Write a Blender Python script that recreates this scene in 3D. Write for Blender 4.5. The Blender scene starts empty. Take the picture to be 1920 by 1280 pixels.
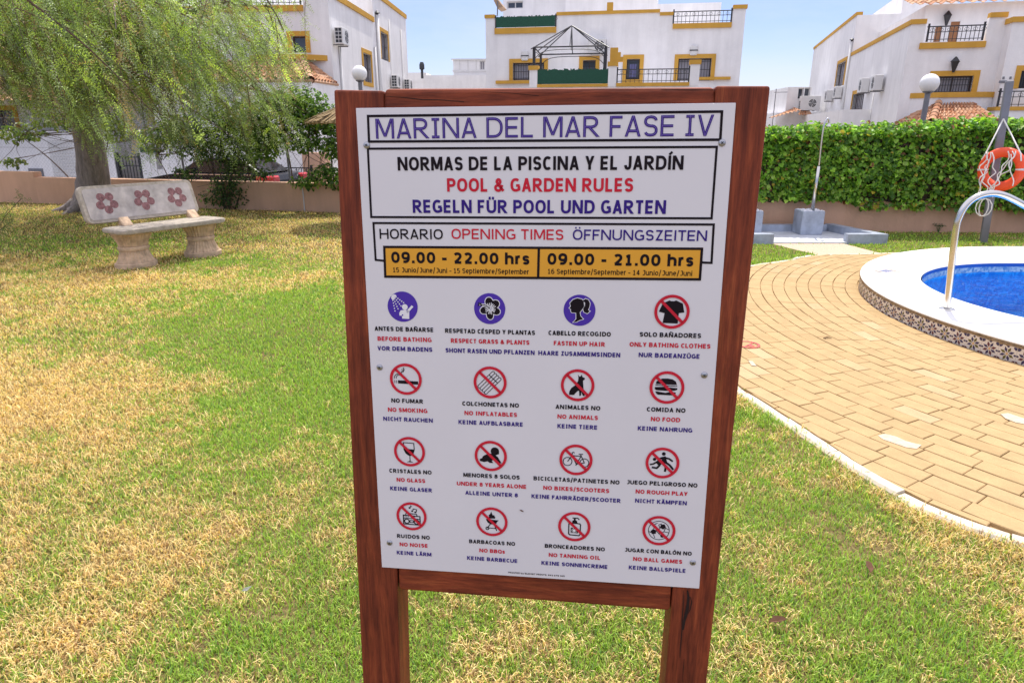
import bpy, math, random
import numpy as np
from mathutils import Vector

# ------------------------------------------------------------------ camera, sky, sun, exposure
SC = bpy.context.scene
COL = SC.collection
PITCH = math.atan(400/1250); CAMZ = 1.55
cd = bpy.data.cameras.new('camera'); cam = bpy.data.objects.new('camera', cd); COL.objects.link(cam)
cam.location = (0, 0, CAMZ); cam.rotation_euler = (math.pi/2-PITCH, 0, 0)
cd.sensor_width = 36; cd.lens = 36*1250/1920; cd.clip_start = 0.05; cd.clip_end = 2000
SC.camera = cam

SUN_EL, SUN_AZ = math.radians(65), math.radians(14)      # azimuth from +Y towards +X
w = bpy.data.worlds.new('World'); SC.world = w; w.use_nodes = True
nt = w.node_tree
bgn = nt.nodes['Background']
sky = nt.nodes.new('ShaderNodeTexSky'); sky.sky_type = 'NISHITA'; sky.sun_disc = False
sky.sun_elevation = SUN_EL; sky.sun_rotation = SUN_AZ
sky.air_density = 1.0; sky.dust_density = 0.4; sky.ozone_density = 3.0
# hazy sky overhead brightened as added fill for shade, dimmed near the horizon
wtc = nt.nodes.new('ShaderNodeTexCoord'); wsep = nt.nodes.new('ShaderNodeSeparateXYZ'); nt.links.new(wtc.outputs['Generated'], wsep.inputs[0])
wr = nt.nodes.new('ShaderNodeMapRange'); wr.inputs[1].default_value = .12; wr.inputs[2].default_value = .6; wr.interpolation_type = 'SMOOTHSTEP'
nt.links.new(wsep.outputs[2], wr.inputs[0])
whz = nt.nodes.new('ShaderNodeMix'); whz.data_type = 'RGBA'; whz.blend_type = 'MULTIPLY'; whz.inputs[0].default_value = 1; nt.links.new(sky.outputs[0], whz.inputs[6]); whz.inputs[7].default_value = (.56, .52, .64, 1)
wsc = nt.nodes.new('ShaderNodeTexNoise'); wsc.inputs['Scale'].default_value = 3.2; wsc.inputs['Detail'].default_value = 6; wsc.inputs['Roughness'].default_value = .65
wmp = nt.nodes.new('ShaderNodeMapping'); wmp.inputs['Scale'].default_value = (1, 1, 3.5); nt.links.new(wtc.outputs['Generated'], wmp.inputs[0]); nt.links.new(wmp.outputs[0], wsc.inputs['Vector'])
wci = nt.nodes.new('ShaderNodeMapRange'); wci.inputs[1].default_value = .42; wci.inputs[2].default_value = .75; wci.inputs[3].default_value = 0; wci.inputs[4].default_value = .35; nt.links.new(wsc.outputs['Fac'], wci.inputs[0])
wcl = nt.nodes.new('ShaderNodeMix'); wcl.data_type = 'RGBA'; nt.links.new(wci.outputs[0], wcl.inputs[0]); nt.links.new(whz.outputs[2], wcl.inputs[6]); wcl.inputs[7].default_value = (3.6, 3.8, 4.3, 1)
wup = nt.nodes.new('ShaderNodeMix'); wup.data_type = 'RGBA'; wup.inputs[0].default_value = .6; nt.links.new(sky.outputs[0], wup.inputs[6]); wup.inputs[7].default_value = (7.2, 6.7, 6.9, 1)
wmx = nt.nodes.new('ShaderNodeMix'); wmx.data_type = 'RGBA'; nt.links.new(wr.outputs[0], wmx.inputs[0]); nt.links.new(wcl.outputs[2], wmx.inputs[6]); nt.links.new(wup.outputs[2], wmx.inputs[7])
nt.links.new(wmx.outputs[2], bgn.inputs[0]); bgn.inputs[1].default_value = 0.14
sl = bpy.data.lights.new('sun', 'SUN'); sl.energy = 2.9; sl.angle = math.radians(0.53); sl.color = (1.0, 0.95, 0.87)
so = bpy.data.objects.new('sun', sl); COL.objects.link(so)
S = Vector((math.sin(SUN_AZ)*math.cos(SUN_EL), math.cos(SUN_AZ)*math.cos(SUN_EL), math.sin(SUN_EL)))
so.rotation_euler = S.to_track_quat('Z', 'Y').to_euler(); so.location = (3, 10, 30)
SC.view_settings.view_transform = 'Standard'; SC.view_settings.look = 'None'
SC.view_settings.gamma = 1; SC.view_settings.exposure = 0.82
SC.cycles.max_bounces = 8; SC.cycles.transparent_max_bounces = 8
SC.cycles.use_denoising = True
try: SC.cycles.denoiser = 'OPENIMAGEDENOISE'
except Exception: pass

# ------------------------------------------------------------------ pixel <-> world measuring helpers
FPX = 1250.0
_r = np.array([1, 0, 0.]); _f = np.array([0, math.cos(PITCH), -math.sin(PITCH)]); _u = np.array([0, math.sin(PITCH), math.cos(PITCH)])
C0 = np.array([0, 0, CAMZ])
def ray(px, py): return _r*(px-960)/FPX + _u*(640-py)/FPX + _f
def gnd(px, py, z=0.0):
    d = ray(px, py); return C0 + d*((z-CAMZ)/d[2])
def dep(px, py, Y):
    d = ray(px, py); return C0 + d*(Y/d[1])
def proj(P):
    d = np.asarray(P, float)-C0; w_ = d@_f
    return 960+FPX*(d@_r)/w_, 640-FPX*(d@_u)/w_
V3 = lambda *a: np.array(a, float)
def nrm(v): v = np.asarray(v, float); return v/np.linalg.norm(v)

class Frame:
    """u right along a face, d outward, z up"""
    def __init__(s, O, U, D=None, Z=(0, 0, 1)):
        s.O = np.asarray(O, float); s.U = nrm(U); s.Z = nrm(Z)
        s.D = nrm(D) if D is not None else nrm(np.cross(s.U, s.Z))
    def p(s, u, d, z): return s.O+s.U*u+s.D*d+s.Z*z
    def px(s, px, py, d=0.0):
        r = ray(px, py); O = s.O+s.D*d
        t = ((O-C0)@s.D)/(r@s.D); q = C0+r*t-O
        return float(q@s.U), float(q@s.Z)
    def at(s, u, d, z): return Frame(s.p(u, d, z), s.U, s.D, s.Z)
WORLD = Frame((0, 0, 0), (1, 0, 0), (0, 1, 0))

# ------------------------------------------------------------------ mesh builder
class MB:
    def __init__(s): s.v = []; s.f = []; s.m = []
    def add(s, vs, fs, m=0):
        n = len(s.v); s.v += [tuple(float(c) for c in q) for q in vs]
        s.f += [tuple(i+n for i in f) for f in fs]; s.m += [m]*len(fs)
    def poly(s, pts, m=0): s.add(pts, [tuple(range(len(pts)))], m)
    def box(s, F, u0, u1, d0, d1, z0, z1, m=0, bev=0.0):
        if bev <= 0:
            vs = [F.p(u, d, z) for z in (z0, z1) for d in (d0, d1) for u in (u0, u1)]
            s.add(vs, [(0, 2, 3, 1), (4, 5, 7, 6), (0, 1, 5, 4), (2, 6, 7, 3), (0, 4, 6, 2), (1, 3, 7, 5)], m); return
        b = min(bev, abs(u1-u0)*.45, abs(d1-d0)*.45, abs(z1-z0)*.45)
        vs = []; idx = {}
        for k, z in enumerate((z0, z1)):
            for j, d in enumerate((d0, d1)):
                for i, u in enumerate((u0, u1)):
                    su, sd, sz = (1, -1)[i]*b, (1, -1)[j]*b, (1, -1)[k]*b
                    idx[i, j, k, 'u'] = len(vs); vs.append(F.p(u, d+sd, z+sz))
                    idx[i, j, k, 'd'] = len(vs); vs.append(F.p(u+su, d, z+sz))
                    idx[i, j, k, 'z'] = len(vs); vs.append(F.p(u+su, d+sd, z))
        I = lambda i, j, k, a: idx[i, j, k, a]
        fs = []
        for i in (0, 1): fs.append((I(i,0,0,'u'), I(i,1,0,'u'), I(i,1,1,'u'), I(i,0,1,'u')))
        for j in (0, 1): fs.append((I(0,j,0,'d'), I(1,j,0,'d'), I(1,j,1,'d'), I(0,j,1,'d')))
        for k in (0, 1): fs.append((I(0,0,k,'z'), I(1,0,k,'z'), I(1,1,k,'z'), I(0,1,k,'z')))
        for i in (0, 1):
            for j in (0, 1): fs.append((I(i,j,0,'u'), I(i,j,0,'d'), I(i,j,1,'d'), I(i,j,1,'u')))
            for k in (0, 1): fs.append((I(i,0,k,'u'), I(i,0,k,'z'), I(i,1,k,'z'), I(i,1,k,'u')))
        for j in (0, 1):
            for k in (0, 1): fs.append((I(0,j,k,'d'), I(0,j,k,'z'), I(1,j,k,'z'), I(1,j,k,'d')))
        for i in (0, 1):
            for j in (0, 1):
                for k in (0, 1): fs.append((I(i,j,k,'u'), I(i,j,k,'d'), I(i,j,k,'z')))
        s.add(vs, fs, m)
    def tube(s, pts, r, m=0, seg=8, cap=True):
        pts = [np.asarray(p, float) for p in pts]; n = len(pts)
        rs = r if hasattr(r, '__len__') else [r]*n
        t0 = nrm(pts[1]-pts[0]); a = np.cross(t0, (0, 0, 1.))
        if np.linalg.norm(a) < .05: a = np.cross(t0, (1., 0, 0))
        a = nrm(a); vs = []
        for i, p in enumerate(pts):
            t = nrm(pts[min(i+1, n-1)]-pts[max(i-1, 0)])
            a = nrm(a-t*(a@t)); b = np.cross(t, a)
            for k in range(seg):
                an = 2*math.pi*k/seg; vs.append(p+(a*math.cos(an)+b*math.sin(an))*rs[i])
        fs = [(i*seg+k, i*seg+(k+1) % seg, (i+1)*seg+(k+1) % seg, (i+1)*seg+k) for i in range(n-1) for k in range(seg)]
        if cap: fs += [tuple(range(seg))[::-1], tuple(range((n-1)*seg, n*seg))]
        s.add(vs, fs, m)
    def lathe(s, c, prof, m=0, seg=24, sx=1, sy=1, rot=0, flute=0, fdep=0, F=WORLD):
        vs = []
        for (r, z) in prof:
            for k in range(seg):
                an = 2*math.pi*k/seg
                rr = r*(1-fdep*(0.5+0.5*math.cos(an*flute))) if flute else r
                x, y = rr*math.cos(an)*sx, rr*math.sin(an)*sy
                vs.append(np.asarray(c, float)+F.U*(x*math.cos(rot)-y*math.sin(rot))+F.D*(x*math.sin(rot)+y*math.cos(rot))+F.Z*z)
        n = len(prof)
        fs = [(i*seg+k, i*seg+(k+1) % seg, (i+1)*seg+(k+1) % seg, (i+1)*seg+k) for i in range(n-1) for k in range(seg)]
        fs += [tuple(range(seg))[::-1], tuple(range((n-1)*seg, n*seg))]
        s.add(vs, fs, m)
    def prism(s, F, pts, d0, d1, m=0):
        """outline pts (u,z) extruded from d0 to d1"""
        n = len(pts); vs = [F.p(u, d0, z) for u, z in pts]+[F.p(u, d1, z) for u, z in pts]
        s.add(vs, [tuple(range(n))[::-1], tuple(range(n, 2*n))]+[(i, (i+1) % n, n+(i+1) % n, n+i) for i in range(n)], m)
    def slab(s, pts, z0, z1, m=0):
        n = len(pts); vs = [(x, y, z0) for x, y in pts]+[(x, y, z1) for x, y in pts]
        s.add(vs, [tuple(range(n))[::-1], tuple(range(n, 2*n))]+[(i, (i+1) % n, n+(i+1) % n, n+i) for i in range(n)], m)
    def build(s, name, mats, parent=None, base=None, smooth=False, fix=True):
        if not isinstance(mats, (list, tuple)): mats = [mats]
        if base is None: base = wloc(parent) if parent else (0, 0, 0)
        b = np.asarray(base, float)
        me = bpy.data.meshes.new(name)
        me.from_pydata([tuple(np.asarray(q)-b) for q in s.v], [], s.f)
        for k in mats: me.materials.append(k)
        me.polygons.foreach_set('material_index', s.m)
        me.polygons.foreach_set('use_smooth', [smooth]*len(s.f))
        if fix:
            import bmesh
            bm = bmesh.new(); bm.from_mesh(me); bmesh.ops.recalc_face_normals(bm, faces=bm.faces); bm.to_mesh(me); bm.free()
        me.update()
        return link(name, me, parent, b)
def wloc(o):
    l = np.zeros(3)
    while o is not None: l = l+np.array(o.location); o = o.parent
    return l
def link(name, data, parent, base):
    o = bpy.data.objects.new(name, data); COL.objects.link(o)
    if parent: o.parent = parent; o.location = Vector(np.asarray(base)-wloc(parent))
    else: o.location = Vector(base)
    return o
def np_mesh(name, verts, quads, mat, parent=None, base=(0, 0, 0), tint=None, smooth=False, tris=False):
    """verts (n,3), faces (m,k) -> one mesh, quickly; tint is a per-vertex rgb"""
    k = quads.shape[1]
    me = bpy.data.meshes.new(name); m = len(quads)
    me.vertices.add(len(verts)); me.vertices.foreach_set('co', (verts-np.asarray(base)).astype(np.float32).ravel())
    me.loops.add(m*k); me.loops.foreach_set('vertex_index', quads.astype(np.int32).ravel())
    me.polygons.add(m); me.polygons.foreach_set('loop_start', np.arange(0, m*k, k, dtype=np.int32))
    try: me.polygons.foreach_set('loop_total', np.full(m, k, np.int32))
    except Exception: pass
    me.polygons.foreach_set('use_smooth', np.full(m, smooth, bool))
    me.materials.append(mat)
    if tint is not None:
        at = me.attributes.new('tint', 'FLOAT_COLOR', 'POINT')
        at.data.foreach_set('color', np.c_[tint, np.ones(len(tint))].astype(np.float32).ravel())
    me.update(calc_edges=True); me.validate()
    return link(name, me, parent, base)
def tag(o, label=None, cat=None, group=None, kind=None):
    if label: o['label'] = label
    if cat: o['category'] = cat
    if group: o['group'] = group
    if kind: o['kind'] = kind
    return o
def thing(name, label, cat, loc, group=None):
    o = bpy.data.objects.new(name, None); COL.objects.link(o); o.location = Vector(loc)
    o.empty_display_size = .1
    return tag(o, label, cat, group)
def copy_tree(o, parent=None):
    c = o.copy(); COL.objects.link(c); c.parent = parent
    for ch in [q for q in bpy.data.objects if q.parent == o]: copy_tree(ch, c)
    return c

# ------------------------------------------------------------------ materials
def mat_base(name):
    m = bpy.data.materials.new(name); m.use_nodes = True
    t = m.node_tree; return m, t, t.nodes['Principled BSDF']
def N(t, typ, **kw):
    n = t.nodes.new(typ)
    for k, v in kw.items(): setattr(n, k, v)
    return n
def ramp(t, src, stops):
    r = N(t, 'ShaderNodeValToRGB'); e = r.color_ramp.elements
    while len(e) < len(stops): e.new(.5)
    for i, (p, c) in enumerate(stops):
        e[i].position = p; e[i].color = (c[0], c[1], c[2], 1) if hasattr(c, '__len__') else (c, c, c, 1)
    t.links.new(src, r.inputs[0]); return r.outputs[0]
def noise(t, scale, detail=4, stretch=None, rough=.6, dist=0.0, coord='Object'):
    tc = N(t, 'ShaderNodeTexCoord'); src = tc.outputs[coord]
    if stretch:
        mp = N(t, 'ShaderNodeMapping'); mp.inputs['Scale'].default_value = stretch; t.links.new(src, mp.inputs[0]); src = mp.outputs[0]
    n = N(t, 'ShaderNodeTexNoise'); n.inputs['Scale'].default_value = scale; n.inputs['Detail'].default_value = detail
    n.inputs['Roughness'].default_value = rough; n.inputs['Distortion'].default_value = dist
    t.links.new(src, n.inputs['Vector']); return n.outputs['Fac']
def mixc(t, a, b, fac, mode='MIX'):
    m = N(t, 'ShaderNodeMix'); m.data_type = 'RGBA'; m.blend_type = mode
    for s_, v in ((6, a), (7, b)):
        if hasattr(v, 'is_linked') or hasattr(v, 'links'): t.links.new(v, m.inputs[s_])
        else: m.inputs[s_].default_value = (*v, 1)
    if hasattr(fac, 'links'): t.links.new(fac, m.inputs[0])
    else: m.inputs[0].default_value = fac
    return m.outputs[2]
def bump(t, b, src, strength=.3, dist=.01):
    n = N(t, 'ShaderNodeBump'); n.inputs['Strength'].default_value = strength; n.inputs['Distance'].default_value = dist
    t.links.new(src, n.inputs['Height']); t.links.new(n.outputs[0], b.inputs['Normal'])
def simple(name, c, rough=.6, metal=0, var=.12, scale=6, bmp=0, bscale=60, spec=.5, bdist=.004):
    m, t, b = mat_base(name)
    lo = tuple(x*(1-var) for x in c); hi = tuple(min(1, x*(1+var)) for x in c)
    t.links.new(ramp(t, noise(t, scale, 5), [(.3, lo), (.7, hi)]), b.inputs['Base Color'])
    b.inputs['Roughness'].default_value = rough; b.inputs['Metallic'].default_value = metal
    b.inputs['Specular IOR Level'].default_value = spec
    if bmp: bump(t, b, noise(t, bscale, 5), bmp, bdist)
    return m
def stucco(name, c, stain=.12):
    m, t, b = mat_base(name)
    n1 = ramp(t, noise(t, .7, 6, rough=.7), [(.35, tuple(x*(1-stain) for x in c)), (.62, c)])
    n2 = ramp(t, noise(t, 3.0, 5, stretch=(1, 1, .12)), [(.35, 1-stain*.8), (.6, 1.0)])
    t.links.new(mixc(t, n1, n2, 1.0, 'MULTIPLY'), b.inputs['Base Color']); b.inputs['Roughness'].default_value = .92
    b.inputs['Specular IOR Level'].default_value = .2
    bump(t, b, noise(t, 28, 6), .35, .02); return m
def wood(name, stretch, seed=0):
    m, t, b = mat_base(name)
    a = noise(t, 1.0, 7, stretch=stretch, rough=.62, dist=.35)
    fine = noise(t, 1.0, 4, stretch=tuple(q*4.2 for q in stretch), rough=.7)
    c1 = ramp(t, a, [(.26, (.085, .016, .009)), (.40, (.17, .034, .016)), (.58, (.27, .056, .022)), (.76, (.39, .105, .036))])
    c2 = ramp(t, fine, [(.3, .62), (.55, 1.0), (.8, 1.22)])
    col = mixc(t, c1, c2, 1.0, 'MULTIPLY')
    blot = ramp(t, noise(t, 7, 3), [(.4, .85), (.65, 1.12)])
    t.links.new(mixc(t, col, blot, 1.0, 'MULTIPLY'), b.inputs['Base Color'])
    b.inputs['Roughness'].default_value = .6; b.inputs['Specular IOR Level'].default_value = .25
    bump(t, b, fine, .35, .0015); return m
def leafy(name, trans=.35, rough=.45, spec=.4):
    """colour from the per-leaf tint attribute; thin leaves let light through"""
    m, t, b = mat_base(name)
    at = N(t, 'ShaderNodeAttribute'); at.attribute_name = 'tint'
    t.links.new(at.outputs['Color'], b.inputs['Base Color'])
    b.inputs['Roughness'].default_value = rough; b.inputs['Specular IOR Level'].default_value = spec
    tr = N(t, 'ShaderNodeBsdfTranslucent')
    br = N(t, 'ShaderNodeMix'); br.data_type = 'RGBA'; br.blend_type = 'MULTIPLY'; br.inputs[0].default_value = 1
    t.links.new(at.outputs['Color'], br.inputs[6]); br.inputs[7].default_value = (1.5, 1.6, .7, 1)
    t.links.new(br.outputs[2], tr.inputs[0])
    ms = N(t, 'ShaderNodeMixShader'); ms.inputs[0].default_value = trans
    t.links.new(b.outputs[0], ms.inputs[1]); t.links.new(tr.outputs[0], ms.inputs[2])
    t.links.new(ms.outputs[0], t.nodes['Material Output'].inputs[0]); return m
def island(name, stops, rough=.8, bmp=.3, bscale=80, spec=.3, mott=.15):
    """one colour per loose piece (pavers, roof tiles)"""
    m, t, b = mat_base(name)
    g = N(t, 'ShaderNodeNewGeometry')
    c = ramp(t, g.outputs['Random Per Island'], stops)
    n = ramp(t, noise(t, 9, 6, rough=.7), [(.3, 1-mott), (.7, 1+mott*.5)])
    n2 = ramp(t, noise(t, 160, 3), [(.3, .9), (.7, 1.06)])
    t.links.new(mixc(t, mixc(t, c, n, 1, 'MULTIPLY'), n2, 1, 'MULTIPLY'), b.inputs['Base Color'])
    b.inputs['Roughness'].default_value = rough; b.inputs['Specular IOR Level'].default_value = spec
    bump(t, b, noise(t, bscale, 5), bmp, .003); return m

M = {}
M['wood_v'] = wood('stained_wood_upright', (70, 70, 1.5))
M['wood_h'] = wood('stained_wood_rail', (1.8, 45, 62))
M['crack'] = simple('wood_crack', (.018, .006, .004), .9)
M['board'] = simple('white_board', (.77, .745, .775), .45, var=.02, scale=4, spec=.3)
M['ink_black'] = simple('black_print', (.012, .007, .011), .6, var=.1, spec=.15)
M['ink_red'] = simple('red_print', (.62, .022, .045), .55, var=.05, spec=.15)
M['ink_blue'] = simple('violet_print', (.04, .017, .21), .55, var=.05, spec=.15)
M['ink_light'] = simple('pale_violet_print', (.17, .115, .42), .55, var=.05, spec=.15)
M['ink_disc'] = simple('violet_disc_print', (.085, .04, .40), .55, var=.05, spec=.15)
M['ink_orange'] = simple('orange_print', (.82, .40, .045), .55, var=.03, spec=.15)
M['ink_white'] = simple('white_print', (.85, .84, .87), .55, var=.02, spec=.15)
M['steel'] = simple('stainless_steel', (.62, .60, .58), .2, 1, var=.06, scale=12)
M['zinc'] = simple('zinc_screw', (.42, .42, .45), .35, 1)
M['galv'] = simple('galvanised_post', (.20, .20, .22), .5, .4, var=.12)
M['white'] = stucco('white_render', (.89, .875, .875), .10)
M['yellow'] = stucco('ochre_trim', (.66, .37, .07), .12)
M['salmon'] = stucco('salmon_render', (.70, .43, .295), .14)
M['iron'] = simple('black_iron', (.02, .02, .025), .45)
M['brown_frame'] = simple('brown_window_frame', (.075, .04, .032), .45)
M['green_screen'] = simple('green_screening', (.012, .075, .045), .8, var=.6, scale=55)
M['plastic'] = simple('ac_white_plastic', (.68, .67, .66), .5, var=.05)
M['dark'] = simple('dark_grille', (.03, .032, .038), .5)
M['globe'] = simple('white_globe', (.86, .85, .83), .25, var=.03)
M['coping'] = simple('white_coping', (.84, .82, .79), .75, var=.05, scale=5, bmp=.25, bscale=35)
M['mortar'] = simple('coping_mortar', (.27, .185, .105), .95, var=.4, scale=60, bmp=.8, bscale=120)
M['tile_white'] = simple('glazed_white_tile', (.70, .62, .54), .25, var=.05)
M['tile_navy'] = simple('navy_glaze', (.025, .02, .09), .3)
M['tile_maroon'] = simple('maroon_glaze', (.11, .018, .035), .3)
M['tile_olive'] = simple('olive_glaze', (.12, .10, .02), .3)
M['tile_ochre'] = simple('ochre_glaze', (.62, .33, .12), .3)
M['marble'] = simple('blue_grey_marble', (.34, .38, .46), .5, var=.3, scale=5, bmp=.08)
M['marble_pale'] = simple('pale_marble', (.62, .64, .68), .5, var=.12, scale=5)
M['orange'] = simple('orange_buoy', (.86, .085, .02), .4, var=.06)
M['band'] = simple('grey_reflective_band', (.62, .60, .60), .4)
M['rope'] = simple('white_rope', (.76, .73, .68), .8)
M['terracotta'] = island('terracotta_tiles', [(0, (.46, .20, .10)), (.35, (.55, .30, .17)), (.7, (.62, .40, .26)), (1, (.40, .17, .09))], .85)
M['paver'] = island('sand_pavers', [(0, (.42, .285, .135)), (.5, (.465, .32, .155)), (.9, (.44, .30, .145)), (1, (.49, .36, .20))], .85)
M['joint'] = simple('paver_joint_sand', (.42, .28, .14), .95, var=.3, scale=40)
M['kerb'] = simple('concrete_kerb', (.60, .53, .43), .9, var=.25, scale=9, bmp=.4)
M['gravel'] = simple('washed_gravel', (.56, .43, .31), .9, var=.4, scale=130, bmp=.8, bscale=130, bdist=.01)
M['concrete'] = simple('bench_concrete', (.38, .33, .275), .9, var=.25, scale=22, bmp=.4, bscale=90)
M['terrazzo'] = simple('bench_panel_stone', (.42, .375, .355), .8, var=.25, scale=8, bmp=.15)
M['bench_pink'] = simple('bench_pedestal_stone', (.56, .40, .27), .9, var=.3, scale=14, bmp=.4, bscale=90)
M['flower'] = simple('maroon_inlay', (.22, .105, .11), .9, var=.5, scale=45)
M['car'] = simple('black_car_paint', (.004, .0045, .009), .25, 0, var=.1, spec=.25)
M['car_glass'] = simple('car_glass', (.012, .014, .018), .08, spec=.5)
M['red_light'] = simple('red_tail_lens', (.55, .02, .03), .15)
M['wire'] = simple('fence_wire', (.30, .30, .31), .5, .3)
M['rubber'] = simple('tyre_rubber', (.02, .02, .02), .8)
M['thatch'] = simple('thatch', (.36, .25, .13), .95, var=.5, scale=60, bmp=.9, bscale=90, bdist=.02)
M['asphalt'] = simple('asphalt', (.06, .06, .062), .95, var=.2, scale=30)
M['paint_red'] = simple('worn_red_paint', (.60, .10, .09), .85, var=.3, scale=30)
M['paint_white'] = simple('worn_white_paint', (.53, .435, .32), .9, var=.2, scale=30)
M['dead_leaf'] = simple('dead_leaf', (.13, .06, .03), .9)
M['curtain'] = simple('window_curtain', (.52, .50, .53), .8, var=.2, scale=5)
M['blue_curtain'] = simple('blue_shutter', (.20, .20, .42), .7)
M['door_wood'] = simple('brown_door', (.34, .15, .06), .6)
M['awning'] = simple('brown_awning', (.40, .28, .19), .9, var=.4, scale=30)
def bark(name, c):
    m, t, b = mat_base(name)
    n = noise(t, 1, 6, stretch=(22, 22, 4), rough=.7)
    t.links.new(ramp(t, n, [(.3, tuple(x*.45 for x in c)), (.7, tuple(x*1.25 for x in c))]), b.inputs[0])
    b.inputs['Roughness'].default_value = .95; bump(t, b, n, .8, .03); return m
M['bark'] = bark('grey_bark', (.33, .27, .25)); M['twig'] = bark('brown_twig', (.13, .085, .06))
M['leaf'] = leafy('leaves', .32); M['ivy'] = leafy('ivy_leaves', .38, .42, .35); M['grass'] = leafy('grass_blades', .3, .6, .2)
def glass(name, c=(.05, .06, .08), rough=.06):
    m, t, b = mat_base(name)
    b.inputs['Base Color'].default_value = (*c, 1); b.inputs['Roughness'].default_value = rough; b.inputs['Specular IOR Level'].default_value = .7
    bump(t, b, noise(t, 1.2, 2), .05, .02); return m
M['glass'] = glass('window_glass'); M['glass_grey'] = glass('pale_window_glass', (.33, .31, .35), .25)
def water_mat():
    m = bpy.data.materials.new('pool_water'); m.use_nodes = True; t = m.node_tree; t.nodes.clear()
    out = N(t, 'ShaderNodeOutputMaterial'); tr = N(t, 'ShaderNodeBsdfTransparent'); gl = N(t, 'ShaderNodeBsdfGlossy')
    tr.inputs[0].default_value = (.62, .94, 1.0, 1); gl.inputs['Roughness'].default_value = .03
    fr = N(t, 'ShaderNodeFresnel'); fr.inputs[0].default_value = 1.22
    mx = N(t, 'ShaderNodeMixShader')
    bp = N(t, 'ShaderNodeBump'); bp.inputs['Strength'].default_value = 1.0; bp.inputs['Distance'].default_value = .05
    t.links.new(noise(t, 4.5, 3, stretch=(1, 1.6, 1), dist=1.2), bp.inputs['Height'])
    t.links.new(bp.outputs[0], gl.inputs['Normal']); t.links.new(bp.outputs[0], fr.inputs['Normal'])
    t.links.new(fr.outputs[0], mx.inputs[0]); t.links.new(tr.outputs[0], mx.inputs[1]); t.links.new(gl.outputs[0], mx.inputs[2])
    t.links.new(mx.outputs[0], out.inputs[0]); return m
M['water'] = water_mat()
def mosaic(name, c1, c2, scale):
    m, t, b = mat_base(name)
    tc = N(t, 'ShaderNodeTexCoord'); v = N(t, 'ShaderNodeTexVoronoi'); v.inputs['Scale'].default_value = scale
    nz = N(t, 'ShaderNodeTexNoise'); nz.inputs['Scale'].default_value = 3.0
    t.links.new(tc.outputs['Object'], nz.inputs['Vector'])
    ad = N(t, 'ShaderNodeMix'); ad.data_type = 'RGBA'; ad.blend_type = 'ADD'; ad.inputs[0].default_value = .25
    t.links.new(tc.outputs['Object'], ad.inputs[6]); t.links.new(nz.outputs['Color'], ad.inputs[7]); t.links.new(ad.outputs[2], v.inputs['Vector'])
    t.links.new(ramp(t, v.outputs['Color'], [(.2, c1), (.8, c2)]), b.inputs['Base Color'])
    b.inputs['Roughness'].default_value = .3; return m
M['basin'] = mosaic('blue_mosaic', (.003, .20, .62), (.03, .42, .85), 30)
M['basin_dark'] = simple('dark_blue_tile', (.02, .10, .42), .25)
M['basin_pattern'] = mosaic('pale_blue_pattern_tile', (.10, .25, .48), (.52, .60, .66), 40)

# ------------------------------------------------------------------ the information sign
import bmesh
def bevel(o, wd, seg=1):
    bm = bmesh.new(); bm.from_mesh(o.data)
    bmesh.ops.bevel(bm, geom=list(bm.edges), offset=wd, segments=seg, affect='EDGES', profile=.5)
    bm.to_mesh(o.data); bm.free()
BF = Frame((-0.29673, 1.34059, 1.58569), (0.99306, -.11717, .00968), Z=(-.002475, .061165, .998125))
BF.Z = nrm(BF.Z-BF.U*(BF.Z@BF.U)); BF.D = np.cross(BF.U, BF.Z)
BW, BH = .70, .983
sign = thing('information_sign', 'large white pool rules board on reddish brown timber posts standing in the lawn', 'sign', (BF.O[0]+.35, BF.O[1]-.04, 0))
def post(edge_l, edge_r, ztop_px):
    pts = []
    (xa, ya), (xb, yb) = edge_l; (xc, yc), (xd, yd) = edge_r
    d = -.0045
    ul, zl = BF.px(xa, ya, d); ul2, zl2 = BF.px(xb, yb, d); ur, zr = BF.px(xc, yc, d); ur2, zr2 = BF.px(xd, yd, d)
    zb = -1.62
    ext = lambda u1, z1, u2, z2, z: u1+(u2-u1)*(z-z1)/(z2-z1)
    pts = [(ext(ul, zl, ul2, zl2, zb), zb), (ext(ur, zr, ur2, zr2, zb), zb), (ur, zr), (ul, zl)]
    b = MB(); b.prism(BF, pts, -.095, d)
    o = b.build('post', [M['wood_v'], M['crack']], sign); bevel(o, .0045, 2); return o
post(((625, 168), (680, 1280)), ((719, 170), (745, 1105)), 0)
pr = post(((1342, 161), (1258, 1146)), ((1445, 161), (1325, 1280)), 0)
# long drying crack and knot in the right post
def sliver(pts, wd, d=-.0035):
    q = [BF.px(x, y, d) for x, y in pts]; n = len(q); L = []; R = []
    for i, (u, z) in enumerate(q):
        h = wd*(.15+.85*math.sin(math.pi*(i+.5)/n))/2; L.append((u-h, z)); R.append((u+h, z))
    b = MB()
    for i in range(n-1):
        b.poly([BF.p(*(L[i][0], d, L[i][1])), BF.p(R[i][0], d, R[i][1]), BF.p(R[i+1][0], d, R[i+1][1]), BF.p(L[i+1][0], d, L[i+1][1])])
    b.build('crack', M['crack'], pr, fix=False)
sliver([(1281, 1106), (1281, 1130), (1279, 1160), (1279, 1180), (1276, 1210), (1275, 1232)], .0022)
sliver([(1289, 1106), (1291, 1120), (1289, 1140), (1286, 1152), (1283, 1164), (1281, 1180)], .007)
sliver([(1294, 1118), (1297, 1128), (1294, 1142), (1290, 1150)], .002)
sliver([(1283, 1234), (1281, 1255), (1280, 1278)], .0012)
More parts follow.
